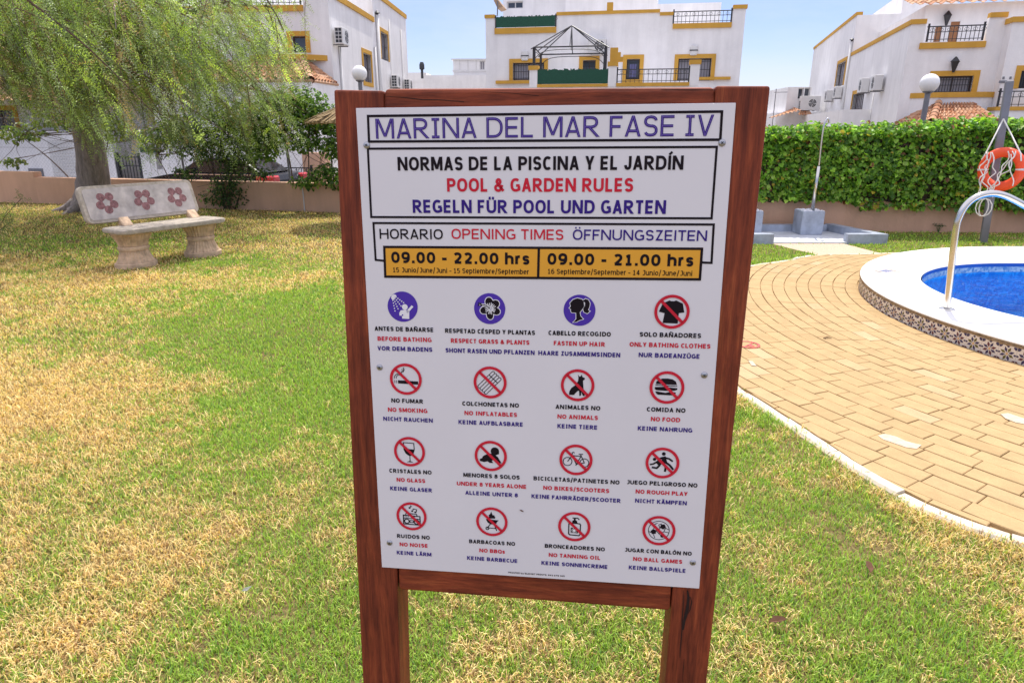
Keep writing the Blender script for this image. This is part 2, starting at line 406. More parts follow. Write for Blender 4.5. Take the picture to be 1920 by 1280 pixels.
# rails
def rail(pts, d1=-.006):
    q = [BF.px(x, y, d1) for x, y in pts]
    b = MB(); b.prism(BF, q, -.075, d1); o = b.build('rail', [M['wood_h']], sign); bevel(o, .008, 2); return o
rt = rail([(716, 260), (1342, 255), (1341, 163), (720, 166)])
rb = rail([(747, 1106), (1257, 1146), (1263, 1040), (744, 1000)])
def hsliver(pts, wd, d):
    q = [BF.px(x, y, d) for x, y in pts]; n = len(q); b = MB()
    for i in range(n-1):
        h0 = wd*(.2+.8*math.sin(math.pi*(i+.2)/n))/2; h1 = wd*(.2+.8*math.sin(math.pi*(i+1.2)/n))/2
        b.poly([BF.p(q[i][0], d, q[i][1]-h0), BF.p(q[i+1][0], d, q[i+1][1]-h1), BF.p(q[i+1][0], d, q[i+1][1]+h1), BF.p(q[i][0], d, q[i][1]+h0)])
    b.build('crack', M['crack'], rt, fix=False)
hsliver([(720, 181), (755, 183), (790, 187), (830, 188), (870, 191)], .0016, -.0053)
hsliver([(900, 172), (960, 175), (1010, 180)], .001, -.0053)
hsliver([(1240, 168), (1290, 169), (1340, 169)], .0016, -.0053)

b = MB(); b.box(BF, 0, BW, -.004, 0, -BH, 0)
board = b.build('board', [M['board']], sign); bevel(board, .0008)

# --- lettering: a stroke alphabet (centre lines in a unit box), any weight
def _el(cx, cy, rx, ry, a0, a1, n=10, e=2.3):
    o = []
    for k in range(n+1):
        a = math.radians(a0+(a1-a0)*k/n); c, q = math.cos(a), math.sin(a)
        o.append((cx+rx*math.copysign(abs(c)**(2/e), c), cy+ry*math.copysign(abs(q)**(2/e), q)))
    return o
_S = [(.93, .80)]+_el(.5, .76, .44, .24, 20, 90, 4)+_el(.45, .76, .42, .24, 90, 255, 7)+[(.5, .5)]+_el(.52, .255, .46, .255, 75, -90, 8)+_el(.46, .255, .42, .255, -90, -160, 4)
_3 = [(.06, .86)]+_el(.45, .765, .44, .235, 110, -80, 9)+[(.35, .52), (.5, .52)]+_el(.45, .265, .52, .265, 80, -115, 10)+[(.02, .12)]
GL = {
 'A': (1.07, 'D0,0,.5,1 D1,0,.5,1', [('B', [(.2, .24), (.8, .24)])]),
 'B': (1.05, 'L0,0,0,1', [('B', [(0, 1), (.5, 1)]+_el(.5, .765, .42, .235, 90, -90)[1:]+[(0, .53)]), ('B', [(0, .53), (.55, .53)]+_el(.55, .265, .45, .265, 90, -90)[1:]+[(0, 0)])]),
 'C': (1.0, '', [('B', _el(.55, .5, .55, .5, 48, 312, 18))]),
 'D': (1.14, '', [('L', [(0, 0), (0, 1)]), ('B', [(0, 1), (.4, 1)]+_el(.4, .5, .6, .5, 90, -90, 14)[1:]+[(0, 0)])]),
 'E': (.94, 'L0,0,0,1 B0,0,1.08,0 B0,.5,1,.5 B0,1,1.08,1', []), 'F': (.89, 'L0,0,0,1 B0,.49,.95,.49 B0,1,1.12,1', []),
 'G': (1.12, '', [('B', _el(.53, .5, .53, .5, 50, 285, 16)+[(1, .09), (1, .42)]), ('B', [(.6, .45), (1.1, .45)])]),
 'H': (1.15, 'L0,0,0,1 L1,0,1,1 B0,.5,1,.5', []),
 'I': (.70, 'L.5,0,.5,1 B-.1,0,1.1,0 B-.1,1,1.1,1', []), 'ı': (.42, 'L.5,0,.5,1', []),
 'J': (.92, '', [('B', [(.3, 1), (1, 1)]), ('B', [(1, 1.08), (1, .3)]+_el(.45, .28, .55, .28, 0, -120, 8))]),
 'j': (.84, '', [('B', [(1, 1.1), (1, .3)]+_el(.5, .3, .5, .3, 0, -180, 9))]),
 'K': (1.06, 'L0,0,0,1 D.08,.4,.95,1 D.32,.62,1,0', []), 'L': (.88, 'L0,0,0,1 B0,0,1.12,0', []),
 'M': (1.30, 'L0,0,0,1 L1,0,1,1 D.06,1,.5,.1 D.94,1,.5,.1', []), 'N': (1.165, 'L0,0,0,1 L1,0,1,1 D.02,1,.98,0', []),
 'O': (1.17, '', [('O', _el(.5, .5, .5, .5, 0, 345, 23, 2.3))]),
 'P': (1.01, '', [('L', [(0, 0), (0, 1)]), ('B', [(0, 1), (.5, 1)]+_el(.5, .72, .5, .28, 90, -90)[1:]+[(0, .44)])]),
 'Q': (1.17, 'B.55,.2,1.02,-.14', [('O', _el(.5, .5, .5, .5, 0, 345, 23, 2.3))]),
 'R': (1.09, 'D.38,.45,1.02,0', [('L', [(0, 0), (0, 1)]), ('B', [(0, 1), (.45, 1)]+_el(.45, .74, .45, .26, 90, -90)[1:]+[(0, .48)])]),
 'S': (.98, '', [('B', _S)]), 'T': (.94, 'L.5,0,.5,1 B-.14,1,1.14,1', []),
 'U': (1.12, '', [('B', [(0, 1.1), (0, .36)]+_el(.5, .36, .5, .36, 180, 360, 12)[1:]+[(1, 1.1)])]),
 'V': (1.05, 'D0,1,.5,0 D1,1,.5,0', []), 'W': (1.55, 'D0,1,.25,0 D.5,1,.25,0 D.5,1,.75,0 D1,1,.75,0', []), 'X': (1.05, 'D0,1,1,0 D1,1,0,0', []),
 'Y': (1.01, 'D0,1,.5,.36 D1,1,.5,.36 B.5,-.1,.5,.5', []), 'Z': (.95, 'B-.02,1,1,1 B-.02,0,1.08,0 D.95,1,.05,0', []),
 '&': (1.18, '', [('B', [(1.05, -.05), (.3, .62)]+_el(.42, .8, .22, .2, 200, -20, 9, 2)[1:]+[(.5, .56), (.16, .42)]+_el(.38, .24, .36, .26, 150, 330, 10, 2)+[(.88, .5)])]),
 '/': (.72, 'D0,-.15,1,1.1', []), '-': (.66, 'B-.3,.38,1.3,.38', []), '.': (.46, 'L.5,0,.5,.01', []), ':': (.5, 'L.5,0,.5,.01 L.5,.6,.5,.61', []), ' ': (.45, '', []),
 '0': (.98, '', [('O', _el(.5, .5, .48, .5, 0, 345, 23, 2.3))]), '1': (.9, 'B.5,0,.5,1.1 B0,0,1,0', [('B', [(.05, .84), (.3, .88), (.48, 1)])]),
 '2': (.98, 'B0,0,1.05,0', [('B', [(.04, .86)]+_el(.45, .73, .46, .27, 120, -30, 9)+[(.55, .32), (.05, .02)])]), '3': (.98, '', [('B', _3)]),
 '4': (.98, 'L.75,0,.75,1 B0,.26,1.12,.26 D.02,.3,.72,1', []), '5': (.98, '', [('B', [(.92, 1), (.1, 1), (.1, .56), (.4, .6)]+_el(.42, .3, .54, .3, 85, -110, 10)+[(0, .06)])]),
 '6': (.98, '', [('O', _el(.5, .31, .48, .31, 0, 340, 17)), ('B', [(.9, .98), (.55, 1)]+_el(.6, .45, .58, .55, 110, 185, 6))]), '7': (.98, 'B0,1,1.05,1 D.95,1,.3,0', []),
 '8': (.98, '', [('O', _el(.5, .765, .42, .235, 0, 340, 17, 2.2)), ('O', _el(.5, .265, .48, .265, 0, 340, 17, 2.2))]), '9': (.98, '', [('O', _el(.5, .69, .48, .31, 0, 340, 17)), ('B', [(.1, .02), (.45, 0)]+_el(.4, .55, .58, .55, -70, 5, 6))]),
}
XH = .74
_n = lambda x0, x1: [(x0, XH*.5)]+_el((x0+x1)/2, XH*.58, (x1-x0)/2, XH*.42, 165, 0, 9)+[(x1, -.1)]
GL.update({
 'a': (.92, '', []), 'h': (.95, 'L0,0,0,1.05', [('B', _n(0, 1))]), 'n': (.95, 'B0,-.1,0,%g' % (XH+.1), [('B', _n(0, 1))]),
 'm': (1.45, 'B0,-.1,0,%g' % (XH+.1), [('B', _n(0, .5)), ('B', _n(.5, 1))]), 'r': (.66, 'B0,-.1,0,%g' % (XH+.1), [('B', [(0, XH*.55), (.25, XH*.92), (.6, XH), (1.15, XH)])]),
 'u': (.95, 'B1,-.1,1,%g' % (XH+.1), [('B', [(0, XH+.1), (0, XH*.42)]+_el(.5, XH*.42, .5, XH*.42, 180, 345, 9)+[(1, XH*.5)])]),
 'i': (.42, 'B.5,-.1,.5,%g L.5,1,.5,1.02' % (XH+.08), []), 'o': (.92, '', [('O', _el(.5, XH/2, .5, XH/2, 0, 340, 17, 2.3))]),
 'e': (.9, 'B.05,%g,1,%g' % (XH*.5, XH*.5), [('B', [(1, XH*.5)]+_el(.5, XH/2, .5, XH/2, 10, 310, 15, 2.3))]),
 's': (.8, '', [('B', [(x, y*XH) for x, y in _S])]), 'p': (.95, 'B0,-.4,0,%g' % (XH+.1), [('O', _el(.5, XH/2, .5, XH/2, 0, 340, 17, 2.3))]),
 'b': (.95, 'L0,0,0,1.05', [('O', _el(.5, XH/2, .5, XH/2, 0, 340, 17, 2.3))]), 'y': (.88, 'D0,%g,.5,0 D1,%g,.3,-.35' % (XH+.1, XH+.1), []),
 't': (.6, 'B-.2,%g,1.2,%g' % (XH, XH), [('B', [(.3, 1.02), (.3, .25), (.45, .03), (1.1, 0)])])})
ACC = {'Ñ': 'N~', 'Ü': 'U:', 'Ö': 'O:', 'Ä': 'A:', 'Í': 'I/', 'É': 'E/', 'Ó': 'O/'}
def text(b, F, s, xl, xr, ym, cap, mat, wt=.2, d=.0009, serif=True, inline=None):
    """s spans pixels xl..xr, its capitals are centred on pixel row ym and cap metres high; wt is stem / capital height"""
    ul, _ = F.px(xl, ym); ur, _ = F.px(xr, ym); _, z0 = F.px((xl+xr)/2, ym); z0 -= cap/2
    def base(c):
        a = ACC.get(c, c)
        k = a[0]
        if not serif: k = {'I': 'ı', 'J': 'j'}.get(k, k)
        return k, a[1:] if c in ACC else ''
    sb = .075; tot = sum(GL[base(c)[0]][0] for c in s)-2*sb
    sx = (ur-ul)/tot; w_ = wt*cap; lay = [0]
    x = -sb
    wx = min(w_, sx*.3)
    for c in s:
        k, ac = base(c); adv, code, extra = GL[k]
        X = lambda q, x=x, adv=adv: ul+(x+sb)*sx+w_/2+q*((adv-2*sb)*sx-w_)
        Y = lambda q: z0+w_/2+q*(cap-w_)
        prim = [(t[0], [float(v) for v in t[1:].split(',')]) for t in code.split()]
        prim = [(t, [(v[0], v[1]), (v[2], v[3])]) for t, v in prim]+list(extra)
        if ac == ':': prim += [('L', [(.27, 1.27), (.27, 1.28)]), ('L', [(.73, 1.27), (.73, 1.28)])]
        if ac == '/':
            hx = .16*cap/max(1e-6, (adv-2*sb)*sx-w_); prim += [('B', [(.5-hx*.3, 1.2), (.5+hx, 1.45)])]
        if ac == '~': prim += [('B', [(.12, 1.24), (.3, 1.33), (.5, 1.28), (.7, 1.23), (.88, 1.33)])]
        for wd, m, dd in ((w_, mat, d),)+(((inline[0]*cap, inline[1], d+.0004),) if inline else ()):
            for t, pts in prim:
                lay[0] = (lay[0]+1) % 6; dl = dd+lay[0]*.00004
                fn = lambda p, q, dl=dl: F.p(p, dl, q)
                ww = wd*(.8 if (ac and pts[0][1] > 1.15) else 1)
                if t == 'D':
                    (xa, ya), (xb, yb) = pts
                    def full(q): return z0+q*cap
                    xa, xb, ya, yb = X(xa), X(xb), full(ya), full(yb)
                    h = ww/2*math.hypot(xb-xa, yb-ya)/max(1e-9, abs(yb-ya))*.97
                    b.poly([fn(xa-h, ya), fn(xa+h, ya), fn(xb+h, yb), fn(xb-h, yb)], m)
                else:
                    P = [(X(p), Y(q)) for p, q in pts]
                    if t == 'L':
                        e = nrm(np.array(P[-1])-np.array(P[0])); P[0] = tuple(np.array(P[0])-e*w_/2); P[-1] = tuple(np.array(P[-1])+e*w_/2)
                    stroke(b, P, ww, m, fn, t == 'O')
        x += adv
INK = [M['ink_black'], M['ink_red'], M['ink_blue'], M['ink_light'], M['ink_disc'], M['ink_orange'], M['ink_white']]
BLK, RED, BLU, LIT, DSC, ORG, WHT = range(7)
def frame_px(b, c, th, m, d=.0006):
    """closed picture-frame outline: c = four pixel corners (outer), th metres thick"""
    q = [np.array(BF.px(*p)) for p in c]; n = len(q); inn = []
    for i in range(n):
        a = nrm(q[i]-q[i-1]); e = nrm(q[(i+1) % n]-q[i]); na, ne = V3(-a[1], a[0]), V3(-e[1], e[0])
        k = na+ne; inn.append(q[i]-k*th/(1+na@ne))
    for i in range(n):
        j = (i+1) % n
        b.poly([BF.p(q[i][0], d, q[i][1]), BF.p(q[j][0], d, q[j][1]), BF.p(inn[j][0], d, inn[j][1]), BF.p(inn[i][0], d, inn[i][1])], m)
def strip_px(b, pts, th, m, d=.0006):
    q = [np.array(BF.px(*p)) for p in pts]
    stroke(b, [tuple(p) for p in q], th, m, lambda x, y: BF.p(x, d, y))
def stroke(b, pts, wd, m, fn, closed=False):
    q = [V3(*p) for p in pts]; q = [q[0]]+[q[k] for k in range(1, len(q)) if np.linalg.norm(q[k]-q[k-1]) > 1e-7]; n = len(q); L = []; R = []
    for i in range(n):
        if closed: a, e = nrm(q[i]-q[i-1]), nrm(q[(i+1) % n]-q[i])
        else:
            a = nrm(q[i]-q[i-1]) if i else nrm(q[1]-q[0]); e = nrm(q[i+1]-q[i]) if i < n-1 else a
        na, ne = V3(-a[1], a[0]), V3(-e[1], e[0]); k = (na+ne)/max(.35, 1+na@ne)
        L.append(q[i]+k*wd/2); R.append(q[i]-k*wd/2)
    for i in range(n if closed else n-1):
        j = (i+1) % n
        b.poly([fn(*L[i]), fn(*R[i]), fn(*R[j]), fn(*L[j])], m)
# title
b = MB(); frame_px(b, [(687.8, 215.6), (1356.3, 206.9), (1352.8, 264.6), (690, 268.1)], .0046, BLK)
TT = 'MARINA DEL MAR FASE IV'
text(b, BF, TT, 704.4, 1337.5, 238.6, .0365, BLU, .135, .0008, inline=(.035, LIT))
b.build('title_panel', INK, board, fix=False)
b = MB(); frame_px(b, [(687.8, 276.9), (1346.3, 273.4), (1336.2, 411.6), (694.4, 409)], .0042, BLK)
for s, xl, xr, y, m in (('NORMAS DE LA PISCINA Y EL JARDÍN', 745.6, 1281.5, 306.2, BLK), ('POOL & GARDEN RULES', 838.3, 1187.4, 346.9, RED), ('REGELN FÜR POOL UND GARTEN', 774, 1248.7, 387.6, BLU)):
    text(b, BF, s, xl, xr, y, .0252, m, .20, serif=False)
b.build('heading_panel', INK, board, fix=False)
b = MB()
strip_px(b, [(722, 489), (704.5, 487.2), (700.3, 418.2), (1338.2, 421), (1334, 492.8), (1314, 492)], .0042, BLK)
for s, xl, xr, y, m in (('HORARIO', 711.9, 830.4, 438.8, BLK), ('OPENING TIMES', 846.6, 1056.6, 439.2, RED), ('ÖFFNUNGSZEITEN', 1074, 1325.7, 441, BLU)):
    text(b, BF, s, xl, xr, y, .0198, m, .155, serif=False)
c = [(718.4, 460.6), (1318.7, 464), (1314.3, 526), (720.6, 520.6)]
b.poly([BF.p(BF.px(*p)[0], .0007, BF.px(*p)[1]) for p in c], ORG)
frame_px(b, c, .0048, BLK, .0010); strip_px(b, [(1010.5, 463), (1009, 523)], .0048, BLK, .0012)
text(b, BF, '09.00 - 22.00 hrs', 733.8, 992.8, 483.8, .0225, BLK, .23, .0012)
text(b, BF, '09.00 - 21.00 hrs', 1026.4, 1300.3, 486.9, .0225, BLK, .23, .0012)
text(b, BF, '15 Junio/June/Juni - 15 Septiembre/September', 736.8, 991.9, 507.5, .0098, BLK, .15, .0012)
text(b, BF, '16 Septiembre/September - 14 Junio/June/Juni', 1026.9, 1298.1, 510.5, .0098, BLK, .15, .0012)
b.build('opening_times_panel', INK, board, fix=False)
ROWS = [
 ('ANTES DE BAÑARSE', 702.7, 812.9, 616.8), ('BEFORE BATHING', 708.1, 809.2, 635.6), ('VOR DEM BADENS', 708.1, 810.6, 653.8),
 ('RESPETAD CÉSPED Y PLANTAS', 834.7, 1003.2, 621.5), ('RESPECT GRASS & PLANTS', 845.5, 992.7, 640), ('SHONT RASEN UND PFLANZEN', 835.6, 1002.5, 658.5),
 ('CABELLO RECOGIDO', 1028.4, 1145.3, 625), ('FASTEN UP HAIR', 1038.4, 1134.3, 644), ('HAARE ZUSAMMEMSINDEN', 1009.4, 1163.1, 663.2),
 ('SOLO BAÑADORES', 1199.2, 1314.6, 627.8), ('ONLY BATHING CLOTHES', 1180.3, 1332.1, 647), ('NUR BADEANZÜGE', 1197.4, 1312.2, 666.3),
 ('NO FUMAR', 733.9, 793.4, 751.1), ('NO SMOKING', 727.6, 801.4, 768.5), ('NICHT RAUCHEN', 718.9, 811.5, 786),
 ('COLCHONETAS NO', 867, 973, 757.7), ('NO INFLATABLES', 871, 969.5, 775.3), ('KEINE AUFBLASBARE', 859.8, 980.7, 792.8),
 ('ANIMALES NO', 1041.7, 1125.6, 763.3), ('NO ANIMALS', 1045.2, 1121.2, 781.4), ('KEINE TIERE', 1045.2, 1120.2, 799.4),
 ('COMIDA NO', 1212.8, 1285.3, 767.8), ('NO FOOD', 1220.3, 1275.4, 785.8), ('KEINE NAHRUNG', 1195.7, 1298.2, 804.1),
 ('CRISTALES NO', 730.2, 809.2, 883.2), ('NO GLASS', 743.8, 797.2, 899.6), ('KEINE GLASER', 731.8, 810.1, 916.5),
 ('MENORES 8 SOLOS', 868.9, 974.4, 891.9), ('UNDER 8 YEARS ALONE', 856.7, 987.1, 908.5), ('ALLEINE UNTER 8', 872.7, 971.1, 925.2),
 ('BICICLETAS/PATINETES NO', 1000.4, 1161.7, 899.6), ('NO BIKES/SCOOTERS', 1018.7, 1142.4, 916.5), ('KEINE FAHRRÄDER/SCOOTER', 996.6, 1163.8, 933.6),
 ('JUEGO PELIGROSO NO', 1174.6, 1307.9, 906), ('NO ROUGH PLAY', 1191.7, 1289.2, 922.8), ('NICHT KÄMPFEN', 1190.7, 1287.8, 940),
 ('RUIDOS NO', 744.7, 805.9, 1005.3), ('NO NOISE', 749.6, 802.1, 1020.8), ('KEINE LÄRM', 744.2, 808.9, 1036.7),
 ('BARBACOAS NO', 879.7, 966, 1016.1), ('NO BBQs', 898.9, 946.7, 1032), ('KEINE BARBECUE', 876, 970.4, 1047.8),
 ('BRONCEADORES NO', 1021.5, 1134.2, 1025.5), ('NO TANNING OIL', 1029, 1125.8, 1042), ('KEINE SONNENCREME', 1015.2, 1139.4, 1058),
 ('JUGAR CON BALÓN NO', 1170.8, 1297.1, 1033.2), ('NO BALL GAMES', 1187, 1279.3, 1049.4), ('KEINE BALLSPIELE', 1178.8, 1285.9, 1065.8)]
for k in range(0, 48, 3):
    b = MB()
    for j in range(3):
        s, xl, xr, y = ROWS[k+j]; text(b, BF, s, xl, xr, y, .0092, (BLK, RED, BLU)[j], .235)
    b.build('lettering', INK, board, fix=False)
b = MB(); text(b, BF, 'PRINTED by BUDGET PRINTS: 643 679 305', 953, 1059, 1075.5, .0036, BLK, .2)
b.build('printer_line', INK, board, fix=False)

# --- pictograms, drawn in units of their own radius
ICON = [(755, 574.8, 28.2), (918.2, 578.6, 29.3), (1086.5, 581.6, 30), (1259.7, 584.2, 33.3),
        (761.1, 710.3, 29.9), (919.1, 716.4, 31), (1083, 721.6, 31.6), (1250.3, 725.8, 32.8),
        (768.1, 845.9, 29), (920.3, 853.9, 30.3), (1079.9, 861.2, 31.2), (1242, 867, 31.9),
        (771.9, 966.7, 28.2), (922.4, 977, 29.5), (1076.8, 986.1, 30.5), (1235.3, 993.6, 31.2)]
class Icon:
    def __init__(s, k):
        x, y, r = ICON[k]; s.b = MB(); u, z = BF.px(x, y); u2, _ = BF.px(x+r, y); s.c = (u, z); s.r = u2-u; s.lay = .0006
    def fn(s, x, y): return BF.p(s.c[0]+x*s.r, s.lay, s.c[1]+y*s.r)
    def P(s, pts, m): s.b.poly([s.fn(*p) for p in pts], m)
    def disc(s, x, y, r, m, ry=None, rot=0, n=28):
        ry = ry or r; cs, sn = math.cos(rot), math.sin(rot); pts = []
        for k in range(n):
            a = 2*math.pi*k/n; p, q = r*math.cos(a), ry*math.sin(a); pts.append((x+p*cs-q*sn, y+p*sn+q*cs))
        s.P(pts, m)
    def ring(s, x, y, r0, r1, m, n=48):
        for k in range(n):
            a, e = 2*math.pi*k/n, 2*math.pi*(k+1)/n
            s.P([(x+r0*math.cos(a), y+r0*math.sin(a)), (x+r1*math.cos(a), y+r1*math.sin(a)), (x+r1*math.cos(e), y+r1*math.sin(e)), (x+r0*math.cos(e), y+r0*math.sin(e))], m)
    def S(s, pts, wd, m, closed=False): stroke(s.b, pts, wd, m, s.fn, closed)
    def up(s): s.lay += .0003
    def no(s):
        s.lay = .0018; s.ring(0, 0, .83, 1, RED); s.S([(-.62, .62), (.62, -.62)], .17, RED)
    def done(s): s.b.build('pictogram', INK, board, fix=False)
def zc(cx, cy, r): return lambda *p: [((x-cx)/r, (cy-y)/r) for x, y in p]
def arc(cx, cy, r, a0, a1, n=12): return [(cx+r*math.cos(math.radians(a0+(a1-a0)*i/n)), cy+r*math.sin(math.radians(a0+(a1-a0)*i/n))) for i in range(n+1)]
# 0 shower
i = Icon(0); i.disc(0, 0, 1, DSC, n=48); i.up(); Z = zc(320, 234, 120)
i.disc(.15, -.015, .19, WHT); i.P(Z((305, 262), (340, 258), (372, 266), (370, 330), (312, 328), (313, 306), (292, 305), (292, 282)), WHT)
i.S(Z((352, 278), (400, 227)), .15, WHT)
i.P(Z((232, 168), (236, 148), (252, 138), (270, 140), (276, 150), (262, 158), (256, 172), (242, 182)), WHT); i.up(); i.disc(-.02, -.55, .05, DSC)
for a, (dx, dy) in enumerate(((44, 30), (34, 42), (22, 52), (10, 58))):
    for k in range(5): i.disc(*Z((272+dx*(k*.33)-a*9+a*0, 158+a*9+dy*(k*.36)))[0], .045, WHT, n=8)
i.done()
# 1 hibiscus
i = Icon(1); i.disc(0, 0, 1, DSC, n=48); Z = zc(1016, 250, 125); i.up()
pet = [(1012, 195, 30, 36, 5), (1060, 212, 34, 30, 35), (1066, 268, 34, 28, -20), (1018, 300, 26, 36, 10), (974, 262, 34, 28, 20)]
for x, y, rx, ry, ro in pet: i.disc(*Z((x, y))[0], rx/125+.05, WHT, ry/125+.05, math.radians(ro))
i.up()
for x, y, rx, ry, ro in pet: i.disc(*Z((x, y))[0], rx/125, BLK, ry/125, math.radians(ro))
i.up()
for x, y, rx, ry, ro in pet:
    e = np.array(Z((x, y))[0]); c0 = np.array(Z((1025, 252))[0]); dr = e-c0; pn = V3(-dr[1], dr[0])
    for k in (-.28, 0, .28): i.S([tuple(c0+dr*.2+pn*k*.4), tuple(c0+dr*.85+pn*k)], .045, WHT)
i.S(Z((1025, 252), (985, 222), (930, 214)), .15, WHT); i.up(); i.S(Z((1020, 248), (985, 222), (930, 214)), .06, BLK)
for q in ((932, 206), (928, 222), (946, 208), (948, 226)): i.disc(*Z(q)[0], .05, BLK, n=8)
i.done()
# 2 ponytail
i = Icon(2); i.disc(0, 0, 1, DSC, n=48); i.up(); Z = zc(369, 263, 128)
hd = Z((320, 362), (345, 335), (343, 283), (307, 281), (299, 268), (302, 256), (288, 245), (299, 230), (292, 205), (315, 177), (350, 164), (386, 172), (402, 195), (405, 230), (385, 262), (372, 280), (378, 310), (400, 333), (365, 346), (348, 358))
tl = Z((394, 182), (415, 168), (438, 175), (452, 205), (447, 235), (438, 258), (452, 268), (432, 287), (405, 275), (398, 250), (412, 225), (413, 200))
i.S(hd, .08, WHT, True); i.S(tl, .08, WHT, True); i.up(); i.P(hd, BLK); i.P(tl, BLK); i.done()
# 3 shirt
i = Icon(3); Z = zc(1108, 274, 142)
i.P(Z((1085, 180), (1098, 186), (1120, 186), (1138, 179), (1192, 205), (1208, 278), (1165, 285), (1160, 372), (1038, 370), (1050, 288), (1003, 275), (1032, 205)), BLK); i.no(); i.done()
# 4 smoking
i = Icon(4); Z = zc(346, 812, 127)
i.P(Z((282, 823), (442, 828), (442, 854), (282, 849)), BLK)
for x in (257, 271): i.S(Z((x, 823), (x, 847)), .035, BLK)
for o_ in (0, 14):
    i.S(Z((255+o_, 810), (257+o_, 790+o_*.3), (270+o_, 776+o_*.3), (300, 768+o_), (318, 752+o_)), .04, BLK)
for k, x in enumerate((312, 322, 328)): i.S(Z((x, 762-k*4), (x+8, 745-k*4), (x+4, 730-k*6)), .035, BLK)
i.no(); i.done()
# 5 inflatable
i = Icon(5); Z = zc(1020, 838, 131); ax = nrm((108, 112)); pn = V3(ax[1], -ax[0])
for k in range(4):
    c0 = V3(-.66, -.28)+pn*k*.18; c1 = c0+ax*1.22; a0 = math.degrees(math.atan2(ax[1], ax[0])); r = .09
    i.S(arc(*c1, r, a0+90, a0-90, 6)+arc(*c0, r, a0-90, a0-270, 6), .04, BLK, True)
e = V3(-.66, -.28)+ax*.95; i.S([tuple(e-pn*.09), tuple(e+pn*.63)], .05, BLK); i.no(); i.done()
# 6 dog
i = Icon(6); Z = zc(354, 860, 134)
i.P(Z((355, 772), (368, 788), (376, 786), (386, 770), (391, 790), (412, 800), (407, 814), (396, 819), (399, 855), (402, 895), (414, 948), (398, 949), (385, 915), (383, 948), (370, 951), (367, 905), (352, 912), (330, 938), (330, 944), (287, 944), (289, 915), (305, 885), (337, 860), (356, 828), (360, 800)), BLK); i.no(); i.done()
# 7 burger
i = Icon(7); Z = zc(1068, 878, 139)
i.P(Z((978, 852), (982, 832), (1000, 814), (1030, 804), (1070, 802), (1110, 808), (1138, 826), (1147, 855)), BLK)
i.S(Z((976, 861), (1150, 866)), .05, BLK)
i.P(Z((972, 878), (1040, 874), (1120, 880), (1152, 882), (1152, 895), (1130, 905), (1100, 903), (1060, 908), (985, 905), (972, 895)), BLK)
i.P(Z((978, 914), (1010, 918), (1060, 925), (1110, 914), (1142, 920), (1138, 938), (1122, 945), (1000, 943), (984, 932)), BLK); i.no(); i.done()
# 8 glass
i = Icon(8); Z = zc(376, 196, 125)
i.S(Z((329, 122), (412, 125), (414, 180), (404, 210), (386, 228), (366, 227), (345, 210), (331, 180)), .055, BLK, True)
i.P(Z((332, 172), (414, 178), (404, 210), (386, 230), (366, 229), (345, 210)), BLK); i.S(Z((376, 225), (377, 280)), .05, BLK)
i.P(Z((348, 286), (376, 275), (405, 288)), BLK); i.no(); i.done()
# 9 baby
i = Icon(9); Z = zc(1025, 230, 129); i.disc(*Z((1058, 190))[0], .26, BLK); i.disc(*Z((1080, 205))[0], .09, BLK)
i.P(Z((1028, 210), (1060, 222), (1082, 238), (1098, 268), (1112, 288), (1095, 290), (1066, 262), (1046, 262), (1032, 274), (1046, 290), (1015, 291), (998, 278), (972, 286), (938, 278), (935, 262), (955, 252), (962, 235), (992, 218)), BLK); i.no(); i.done()
# 10 bicycle
i = Icon(10); Z = zc(426, 261, 133)
for c in ((359, 279), (494, 285)): i.ring(*Z(c)[0], .24, .29, BLK, 32)
for q in (((359, 279), (395, 226), (466, 230), (430, 300), (395, 226)), ((430, 300), (494, 285), (462, 215)), ((372, 260), (395, 226), (396, 202), (404, 197), (414, 204)), ((447, 212), (482, 212)), ((430, 300), (425, 312))): i.S(Z(*q), .055, BLK)
i.no(); i.done()
# 11 rough play
i = Icon(11); Z = zc(1118, 286, 136); i.disc(*Z((1125, 207))[0], .115, BLK); i.disc(*Z((1053, 258))[0], .10, BLK)
for q, wd in ((((1122, 232), (1140, 292)), .28), (((1135, 240), (1170, 248), (1200, 270)), .11), (((1120, 240), (1085, 255)), .11), (((1150, 285), (1178, 305), (1208, 342)), .13), (((1130, 290), (1146, 325), (1142, 364)), .13), (((1072, 272), (1105, 305)), .24), (((1072, 280), (1045, 300), (1018, 306)), .10), (((1100, 305), (1075, 335), (1035, 330)), .12)): i.S(Z(*q), wd, BLK)
i.no(); i.done()
# 12 radio
i = Icon(12); Z = zc(392, 711, 120)
i.S(Z((326, 706), (458, 712), (458, 785), (326, 781)), .07, BLK, True); i.S(Z((345, 704), (348, 688), (430, 692), (436, 708)), .06, BLK); i.S(Z((328, 731), (456, 735)), .05, BLK)
for c in ((352, 757), (430, 760)): i.ring(*Z(c)[0], .12, .19, BLK, 20)
i.S(Z((377, 749), (405, 750), (405, 766), (377, 765)), .05, BLK, True)
for x in (340, 352, 364, 400, 412): i.disc(*Z((x, 719))[0], .035, BLK, n=8)
i.disc(*Z((378, 641))[0], .065, BLK); i.S(Z((385, 641), (387, 622), (396, 632)), .04, BLK); i.disc(*Z((397, 668))[0], .06, BLK); i.disc(*Z((422, 676))[0], .06, BLK)
i.S(Z((404, 668), (407, 648), (434, 654), (429, 678)), .05, BLK); i.no(); i.done()
